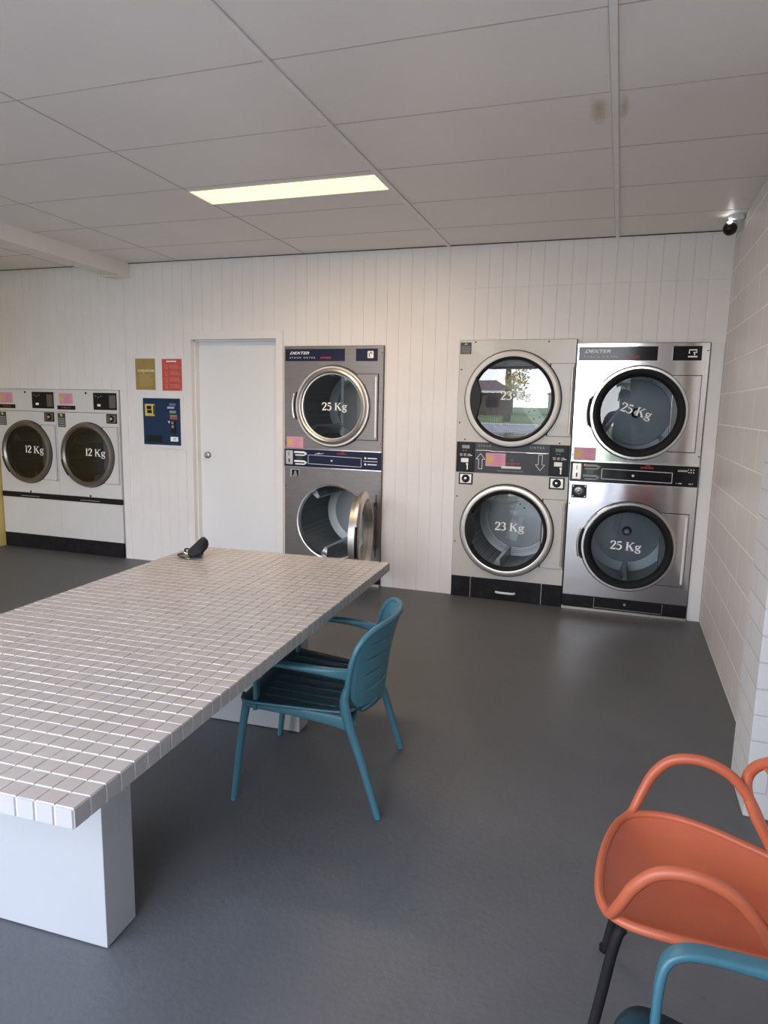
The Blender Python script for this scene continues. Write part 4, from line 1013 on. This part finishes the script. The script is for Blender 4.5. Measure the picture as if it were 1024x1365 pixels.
        for i in range(n):
            t = (P[min(i+1, n-1)]-P[max(i-1, 0)]).normalized(); sd = (side - t*side.dot(t)).normalized(); u = sd.cross(t).normalized()
            w, h = wd[i], ht[i]; r = min(w, h)*.4; pts = []
            for (sx, sy, a0) in ((1, 1, 0), (-1, 1, 90), (-1, -1, 180), (1, -1, 270)):
                for k in range(4):
                    a = math.radians(a0+30*k); pts.append(P[i] + sd*(sx*(w/2-r)+r*math.cos(a)) + u*(sy*(h/2-r)+r*math.sin(a)))
            rings.append(pts)
        mb.rings(rings); B(mb, 'armrest', M_teal, ang=50)
    mb = MB(); mb.band(cat([(.214, -.236, .390), (.222, 0, .384), (.214, .236, .390)], 6), .016, .032); B(mb, 'front_rail', M_teal)
    return T
teal_chair((.254, -.037, 0), (-.989, -.148), 'teal slatted armchair pushed under the right side of the tiled table')
teal_chair((1.612, -1.505, 0), (-.99, .035), 'teal armchair cut off by the bottom right corner, nearer than the coral one')

# ------------------------------------------------------------------ coral chair
def coral_chair():
    f = Vector((-.993, .118)); rz = math.atan2(f.y, f.x)
    T = thing('armchair', (1.560, -.849, 0), 'coral orange bucket armchair on black tube legs by the brick pier', 'chair', None, rz)
    B = lambda mb, n, m, p=T, **k: mb.build(n, m, p, world=False, **k)
    outl = cat([(.222, 0, .438), (.216, .10, .436), (.196, .175, .436), (.150, .212, .440), (.08, .222, .446), (0, .212, .446), (-.08, .194, .440), (-.15, .172, .436), (-.205, .135, .440), (-.225, .06, .448), (-.228, 0, .450),
                (-.225, -.06, .448), (-.205, -.135, .440), (-.15, -.172, .436), (-.08, -.194, .440), (0, -.212, .446), (.08, -.222, .446), (.150, -.212, .440), (.196, -.175, .436), (.216, -.10, .436)], 4, True)
    mb = MB(); rg = []
    c = Vector((0, 0, 0))
    for t in (1, .97, .93, .88, .82, .74, .64, .5, .35, .2, .08):
        dep = .062*(1-t**3.2)
        rg.append([(p.x*t, p.y*t, .441 + (p.z-.441)*t - dep) for p in outl])
    vs = mb.rings(rg, True, False); mb.face(vs[-1])
    o = B(mb, 'seat', M_orange, ang=80); md = o.modifiers.new('thick', 'SOLIDIFY'); md.thickness = .008; md.offset = 0
    mb = MB(); mb.tube(outl, .0105, 10, closed=True); B(mb, 'seat_rim', M_orange)
    for s in (1, -1):
        mb = MB(); mb.tube(cat([(.2035, s*.158, .436), (.195, s*.177, .437), (.178, s*.206, .446), (.159, s*.230, .492), (.136, s*.240, .545), (.100, s*.243, .588), (.055, s*.244, .606), (.005, s*.243, .606), (-.045, s*.240, .586), (-.085, s*.234, .545), (-.115, s*.222, .495), (-.145, s*.198, .445)], 6), [.0100, .0105, .0120, .0130, .0135, .0135, .0135, .0125, .0105], 12)
        B(mb, 'armrest', M_orange)
        mb = MB(); mb.tube(cat([(.152, s*.188, .408), (.160, s*.197, .398), (.170, s*.204, .350), (.185, s*.210, .24), (.220, s*.225, .006)], 5), .0115, 12)
        lg = B(mb, 'leg', M_rubber)
        mb = MB(); mb.lathe_z([(.012, .018), (.0165, .014), (.0165, .001)], .220, s*.225, 16); B(mb, 'foot_cap', M_black, lg)
        mb = MB(); mb.tube(cat([(-.10, s*.09, .358), (-.130, s*.135, .364), (-.145, s*.156, .368), (-.19, s*.19, .2), (-.235, s*.215, .006)], 5), .0115, 12)
        lg = B(mb, 'leg', M_rubber)
        mb = MB(); mb.lathe_z([(.012, .018), (.0165, .014), (.0165, .001)], -.235, s*.215, 16); B(mb, 'foot_cap', M_black, lg)
    mb = MB(); mb.tube([(.118, -.08, .366), (.118, .08, .366)], .0115, 10); mb.tube([(-.10, -.08, .366), (-.10, .08, .366)], .0115, 10); mb.tube([(.118, 0, .366), (-.10, 0, .366)], .0115, 10); B(mb, 'under_frame', M_rubber)
    # hoop backrest with radiating spokes and a solid lobe at the bottom
    def bp(s, z): return (-.075 - .30*(z-.50) - .10*(1-min(1, (s/.25)**2)) - .08*s, s-.01, z)
    cz, hw, hh = .592, .250, .124
    hoop = [bp(hw*math.cos(a), cz+hh*math.sin(a)) for a in [2*PI*k/56 for k in range(56)]]
    mb = MB(); mb.tube(hoop, .0135, 12, closed=True); br = B(mb, 'backrest', M_orange)
    mb = MB(); hub = (0, .535)
    for a in (20, 42, 64, 90, 116, 138, 160):
        ar = math.radians(a); e = (hw*math.cos(ar), cz+hh*math.sin(ar))
        mb.tube([bp(hub[0]+(e[0]-hub[0])*t, hub[1]+(e[1]-hub[1])*t) for t in [i/6 for i in range(7)]], .0055, 8)
    B(mb, 'spokes', M_orange, br)
    mb = MB(); rings = []
    lob = [(.150*math.cos(2*PI*k/40), .525+.070*math.sin(2*PI*k/40)) for k in range(40)]
    for t in (1, .75, .5, .25, .05): rings.append([bp(p[0]*t, .525+(p[1]-.525)*t) for p in lob])
    vs = mb.rings(rings, True, False); mb.face(vs[-1]); o = B(mb, 'lobe', M_orange, br, ang=80); md = o.modifiers.new('thick', 'SOLIDIFY'); md.thickness = .012; md.offset = 0
    mb = MB(); mb.band([bp(0, .50), (-.185, 0, .465), (-.215, 0, .446)], .10, .014, up=(1, 0, 0)); B(mb, 'back_stem', M_orange)
coral_chair()

# ------------------------------------------------------------------ security camera in the far right corner
sc_ = thing('security_camera', (1.9, 2.5, 2.66), 'small lit security camera in the far right ceiling corner', 'security camera')
bxm = mat('camera_white', (.62, .63, .66), .35, noise=.03, nscale=20)
mb = MB(); zc = ceil_z(1.9, 2.42)+.003
mb.lathe_z([(.001, zc), (.050, zc), (.050, zc-.018), (.040, zc-.030), (.001, zc-.032)], 1.889, 2.44, 28); mb.build('base', bxm, sc_)
bc = Vector((1.862, 2.46, zc-.070))
mb = MB(); rings = []
ax = Vector((-.22, -.80, -.55)).normalized(); u = ax.cross(Vector((0, 0, 1))).normalized(); v = u.cross(ax)
for (r, t) in ((.018, -.052), (.034, -.040), (.041, -.010), (.041, .008)): rings.append([bc + ax*t + r*(math.cos(2*PI*k/24)*u+math.sin(2*PI*k/24)*v) for k in range(24)])
mb.rings(rings); mb.build('housing', bxm, sc_)
mb = MB(); rings = []
for (r, t) in ((.041, .008), (.041, .016), (.036, .032), (.026, .044), (.010, .050)): rings.append([bc + ax*t + r*(math.cos(2*PI*k/24)*u+math.sin(2*PI*k/24)*v) for k in range(24)])
mb.rings(rings); mb.build('lens_dome', M_gloss, sc_)
mb = MB(); lp = bc + v*.036 + ax*.012 - u*.0
rings = []
for (r, t) in ((.004, .0), (.012, .008), (.014, .014), (.010, .020), (.003, .022)): rings.append([lp + v*t*.5 + ax*t*.6 + r*(math.cos(2*PI*k/14)*u+math.sin(2*PI*k/14)*ax) for k in range(14)])
mb.rings(rings); mb.build('lamp', mat('camera_lamp', (1, 1, 1), .4, noise=.01, nscale=4, emit=(1, 1, .97), estr=14.0), sc_)

# ------------------------------------------------------------------ outdoors, seen only mirrored in the dryer glass
mb = MB(); mb.box(-30, 30, -10.2, YB-.1, -.12, -.02)
struct('pavement', mb, mat('asphalt', (.34, .33, .31), .8, noise=.2, nscale=10), 'grey paving outside the shopfront', 'pavement', smooth=False)
mb = MB(); mb.box(-30, 30, -11.0, -10.2, -.12, .03)
struct('footpath', mb, mat('concrete_kerb', (.50, .48, .45), .8, noise=.1, nscale=6), 'pale concrete kerb across the way', 'kerb', smooth=False)
mb = MB(); mb.box(-40, 40, -60, -11.0, -.02, -.004)
tag(mb.build('lawn', mat('grass', (.15, .20, .07), .9, noise=.4, nscale=3, bump=.4, bscale=40), smooth=False), 'green lawn beyond the kerb, mirrored in the upper 23 Kg dryer glass', 'grass', kind='stuff')
tr = thing('tree', (-2.2, -13.0, 0), 'tree with yellow-lit leaves mirrored in the upper 23 Kg dryer glass', 'tree')
mb = MB(); mb.tube(cat([(-2.2, -13, 0), (-2.15, -13, 2), (-2.25, -13.1, 4.5), (-2.1, -13, 7)], 5), [.32, .16], 14); mb.build('trunk', mat('bark', (.14, .115, .095), .9, noise=.3, nscale=8, bump=.5, bscale=20), tr)
mb = MB()
for k in range(420):
    a = random.uniform(0, 2*PI); rr = 1.0*random.random()**.5; c = Vector((-1.5+rr*1.0*math.cos(a), -13+rr*math.sin(a), random.uniform(1.9, 5.5)))
    n = Vector((random.uniform(-1, 1), random.uniform(-1, 1), random.uniform(-1, 1))).normalized(); s = n.orthogonal().normalized()*random.uniform(.10, .22); t = n.cross(s)
    mb.poly([c-s, c-t*.6, c+s, c+t*.6])
mb.build('foliage', mat('yellow_leaf', (.50, .40, .10), .7, noise=.4, nscale=2), tr, smooth=False)
hs = thing('house', (-7.5, -22, 0), 'low brick house with pale eave mirrored in the upper 23 Kg dryer glass', 'house')
mb = MB(); mb.box(-14, -3.6, -26, -21, 0, 2.7); mb.build('wall', mat('house_brick', (.17, .12, .10), .8, noise=.3, nscale=4), hs, smooth=False)
mb = MB(); v = [mb.bm.verts.new(p) for p in ((-14.6, -20.4, 2.65), (-3.0, -20.4, 2.65), (-3.0, -26.6, 2.65), (-14.6, -26.6, 2.65), (-12, -23.5, 4.3), (-5.6, -23.5, 4.3))]
for q in ((0, 1, 5, 4), (1, 2, 5), (2, 3, 4, 5), (3, 0, 4), (0, 3, 2, 1)): mb.face([v[i] for i in q])
mb.build('roof', mat('roof_tile', (.16, .11, .09), .8, noise=.3, nscale=5), hs, smooth=False)
mb = MB(); mb.box(-14.6, -3.0, -20.42, -20.34, 2.55, 2.80); mb.build('eave_board', M_trim, hs, smooth=False)
mb = MB(); mb.box(-6.2, -4.6, -21.03, -20.98, .9, 2.1); mb.build('window', M_gloss, hs, smooth=False)
h2 = thing('house', (3.6, -24, 0), 'grey house with a gable mirrored in the upper 23 Kg dryer glass', 'house')
mb = MB(); mb.box(1.2, 9, -28, -22, 0, 2.6); mb.build('wall', mat('house_grey', (.30, .30, .32), .8, noise=.15, nscale=4), h2, smooth=False)
mb = MB(); mb.poly([(1.0, -21.8, 2.6), (9.2, -21.8, 2.6), (5.2, -21.8, 4.6)]); mb.poly([(1.0, -21.8, 2.6), (5.2, -21.8, 4.6), (5.2, -28.2, 4.6), (1.0, -28.2, 2.6)]); mb.poly([(9.2, -21.8, 2.6), (9.2, -28.2, 2.6), (5.2, -28.2, 4.6), (5.2, -21.8, 4.6)]); mb.build('roof', mat('roof_pale', (.42, .42, .45), .7, noise=.1, nscale=4), h2, smooth=False)

# ------------------------------------------------------------------ the photographer, seen only mirrored in the dryer glass
def skin_body(name, m, parent, joints, edges, root=0, sub=2):
    me = bpy.data.meshes.new(name); me.from_pydata([j[:3] for j in joints], edges, []); me.materials.append(m)
    o = bpy.data.objects.new(name, me); COL.objects.link(o); o.parent = parent
    me.skin_vertices.new() if hasattr(me.skin_vertices, 'new') and not me.skin_vertices else None
    sk = o.modifiers.new('skin', 'SKIN'); sk.use_smooth_shade = True
    lay = me.skin_vertices[0].data if me.skin_vertices else None
    if lay:
        for i, j in enumerate(joints): lay[i].radius = (j[3], j[4] if len(j) > 4 else j[3])
        lay[root].use_root = True
    sd = o.modifiers.new('smooth', 'SUBSURF'); sd.levels = sub; sd.render_levels = sub
    return o
pr = thing('person', (1.33, -2.92, 0), 'person in dark clothes holding up a phone, mirrored in the upper shiny dryer glass', 'person')
M_skin = mat('skin', (.42, .25, .18), .55, noise=.05, nscale=12); M_shirt = mat('dark_shirt', (.018, .019, .022), .85, noise=.2, nscale=20); M_trous = mat('dark_trousers', (.020, .022, .034), .85, noise=.2, nscale=20); M_hair = mat('dark_hair', (.015, .011, .009), .6, noise=.3, nscale=40)
J = [(0, 0, .93, .13, .10), (0, 0, 1.12, .125, .095), (0, .01, 1.32, .14, .10), (0, .015, 1.44, .09, .07), (0, .03, 1.53, .05), (0, .045, 1.60, .070, .080), (0, .045, 1.70, .072, .088),
     (.10, 0, .88, .085), (.11, .02, .49, .055), (.12, 0, .09, .038), (.125, .13, .035, .034), (-.10, 0, .88, .085), (-.11, .02, .49, .055), (-.12, 0, .09, .038), (-.125, .13, .035, .034),
     (.18, .01, 1.41, .055), (.27, .03, 1.15, .042), (.10, .33, 1.36, .030), (.055, .39, 1.43, .026), (-.18, .01, 1.41, .055), (-.27, .03, 1.15, .042), (-.13, .33, 1.36, .030), (-.085, .39, 1.43, .026)]
E_ = [(0, 1), (1, 2), (2, 3), (3, 4), (4, 5), (5, 6), (0, 7), (7, 8), (8, 9), (9, 10), (0, 11), (11, 12), (12, 13), (13, 14), (3, 15), (15, 16), (16, 17), (17, 18), (3, 19), (19, 20), (20, 21), (21, 22)]
# five fingers on each hand, curled round the phone
for wi, sg in ((18, 1), (22, -1)):
    wx, wy, wz = J[wi][:3]
    for k in range(4):
        b = len(J); ln = (.85, 1.0, .95, .78)[k]
        J += [(wx-.006*sg, wy+.045, wz+.028-.018*k, .009), (wx-.012*sg, wy+.062*ln+.012, wz+.034-.019*k, .008), (wx-.040*sg*ln, wy+.078, wz+.036-.019*k, .0075)]
        E_ += [(wi, b), (b, b+1), (b+1, b+2)]
    b = len(J); J += [(wx-.012*sg, wy+.016, wz+.030, .010), (wx-.030*sg, wy+.026, wz+.048, .008)]; E_ += [(wi, b), (b, b+1)]
body = skin_body('body', M_skin, pr, J, E_)
sh = skin_body('shirt', M_shirt, pr, [(0, 0, .80, .165, .140), (0, 0, 1.12, .165, .130), (0, .01, 1.32, .158, .115), (0, .015, 1.43, .10, .08), (.185, .01, 1.41, .070), (.27, .03, 1.17, .056), (.22, .13, 1.23, .050), (-.185, .01, 1.41, .070), (-.27, .03, 1.17, .056), (-.22, .13, 1.23, .050)], [(0, 1), (1, 2), (2, 3), (3, 4), (4, 5), (5, 6), (3, 7), (7, 8), (8, 9)])
trs = skin_body('trousers', M_trous, pr, [(0, 0, .93, .145, .115), (.10, 0, .86, .098), (.11, .02, .49, .072), (.12, 0, .10, .062), (-.10, 0, .86, .098), (-.11, .02, .49, .072), (-.12, 0, .10, .062)], [(0, 1), (1, 2), (2, 3), (0, 4), (4, 5), (5, 6)])
for sg in (1, -1):
    skin_body('shoe', M_rubber, pr, [(.12*sg, -.05, .048, .046), (.122*sg, .05, .046, .046), (.126*sg, .16, .036, .036), (.127*sg, .20, .030, .028)], [(0, 1), (1, 2), (2, 3)])
mb = MB()
def egg(cx, cy, cz, rx, ry, rz, f=None, n=20, m=14):
    rings = []
    for i in range(1, m):
        t = PI*i/m; rings.append([(cx+rx*math.sin(t)*math.cos(2*PI*k/n), cy+ry*math.sin(t)*math.sin(2*PI*k/n), cz+rz*math.cos(t)) for k in range(n)])
    mb.rings(rings)
egg(0, .025, 1.715, .086, .100, .085); mb.build('hair', M_hair, pr, world=False)
for sg in (1, -1):
    mb = MB(); egg(.080*sg, .045, 1.645, .012, .022, .032, n=12, m=8); mb.build('ear', M_skin, pr, world=False)
    mb = MB(); egg(.030*sg, .127, 1.655, .014, .010, .009, n=12, m=8); mb.build('eye', M_ink, pr, world=False)
mb = MB(); egg(0, .140, 1.625, .013, .020, .026, n=12, m=8); mb.build('nose', M_skin, pr, world=False)
mb = MB(); egg(0, .125, 1.580, .024, .010, .007, n=12, m=8); mb.build('mouth', mat('lips', (.40, .15, .13), .5, noise=.05, nscale=20), pr, world=False)
ph = thing('phone', (1.312, -2.46, 1.42), 'black phone held up by the person in dark clothes', 'phone')
mb = MB(); mb.box(1.276, 1.350, -2.462, -2.454, 1.365, 1.520, .003); mb.build('case', M_black, ph)
mb = MB(); mb.box(1.296, 1.332, -2.454, -2.451, 1.470, 1.508, .001); mb.build('camera_window', M_gloss, ph)


# ------------------------------------------------------------------ light
wd = bpy.data.worlds.new('sky'); scene.world = wd; wd.use_nodes = True
nt = wd.node_tree; nt.nodes.clear()
out = nt.nodes.new('ShaderNodeOutputWorld'); bg = nt.nodes.new('ShaderNodeBackground')
tc = nt.nodes.new('ShaderNodeTexCoord'); sp = nt.nodes.new('ShaderNodeSeparateXYZ'); nt.links.new(tc.outputs['Generated'], sp.inputs[0])
rp = nt.nodes.new('ShaderNodeValToRGB'); rp.color_ramp.elements[0].position = 0.0; rp.color_ramp.elements[1].position = 0.6
rp.color_ramp.elements[0].color = (0.88, 0.93, 1.0, 1); rp.color_ramp.elements[1].color = (0.50, 0.62, 1.0, 1)
nt.links.new(sp.outputs['Z'], rp.inputs['Fac'])
cl = nt.nodes.new('ShaderNodeTexNoise'); cl.inputs['Scale'].default_value = 4; cl.inputs['Detail'].default_value = 6; nt.links.new(tc.outputs['Generated'], cl.inputs['Vector'])
cr = nt.nodes.new('ShaderNodeMapRange'); cr.inputs['From Min'].default_value = .42; cr.inputs['From Max'].default_value = .62; nt.links.new(cl.outputs['Fac'], cr.inputs['Value'])
mx = nt.nodes.new('ShaderNodeMixRGB'); mx.inputs[2].default_value = (0.97, 0.98, 1.0, 1); nt.links.new(cr.outputs[0], mx.inputs[0]); nt.links.new(rp.outputs['Color'], mx.inputs[1])
nt.links.new(mx.outputs[0], bg.inputs['Color']); bg.inputs['Strength'].default_value = 8.0
nt.links.new(bg.outputs[0], out.inputs['Surface'])
wl = bpy.data.lights.new('ceiling_lamp', 'AREA'); wl.shape = 'RECTANGLE'; wl.size = 1.15; wl.size_y = .24; wl.energy = 24; wl.color = (1.0, .74, .50)
wo = bpy.data.objects.new('ceiling_lamp', wl); COL.objects.link(wo); wo.location = ((LX0+LX1)/2, (LY0+LY1)/2, ceil_z(-.6, 1.33)-.012)
# portal: tells the sampler where the daylight enters
pl = bpy.data.lights.new('doorway_portal', 'AREA'); pl.shape = 'RECTANGLE'; pl.size = OX1-OX0; pl.size_y = OZ; pl.cycles.is_portal = True
po = bpy.data.objects.new('doorway_portal', pl); COL.objects.link(po); po.location = ((OX0+OX1)/2, YB-.06, OZ/2); po.rotation_euler = (math.radians(90), 0, 0)

# ------------------------------------------------------------------ camera
cd = bpy.data.cameras.new('view'); cam = bpy.data.objects.new('view', cd); COL.objects.link(cam)
cam.location = (1.308, -2.400, 1.488)
yaw, pitch, roll = 0.33039956583607766, -0.15559952028833302, 0.02056714264560319
cam.rotation_euler = (Matrix.Rotation(yaw, 3, 'Z') @ Matrix.Rotation(PI/2+pitch, 3, 'X') @ Matrix.Rotation(roll, 3, 'Z')).to_euler()
cd.sensor_fit = 'HORIZONTAL'; cd.sensor_width = 36.0; cd.lens = 905.13*36.0/1024
cd.clip_start = 0.02; cd.clip_end = 200
scene.camera = cam

scene.view_settings.view_transform = 'Standard'
scene.view_settings.look = 'None'
scene.view_settings.exposure = 0.26
scene.cycles.use_denoising = True
scene.cycles.max_bounces = 10
scene.cycles.diffuse_bounces = 6
scene.cycles.transparent_max_bounces = 16
scene.cycles.sample_clamp_indirect = 6
scene.cycles.caustics_reflective = False
scene.cycles.caustics_refractive = False
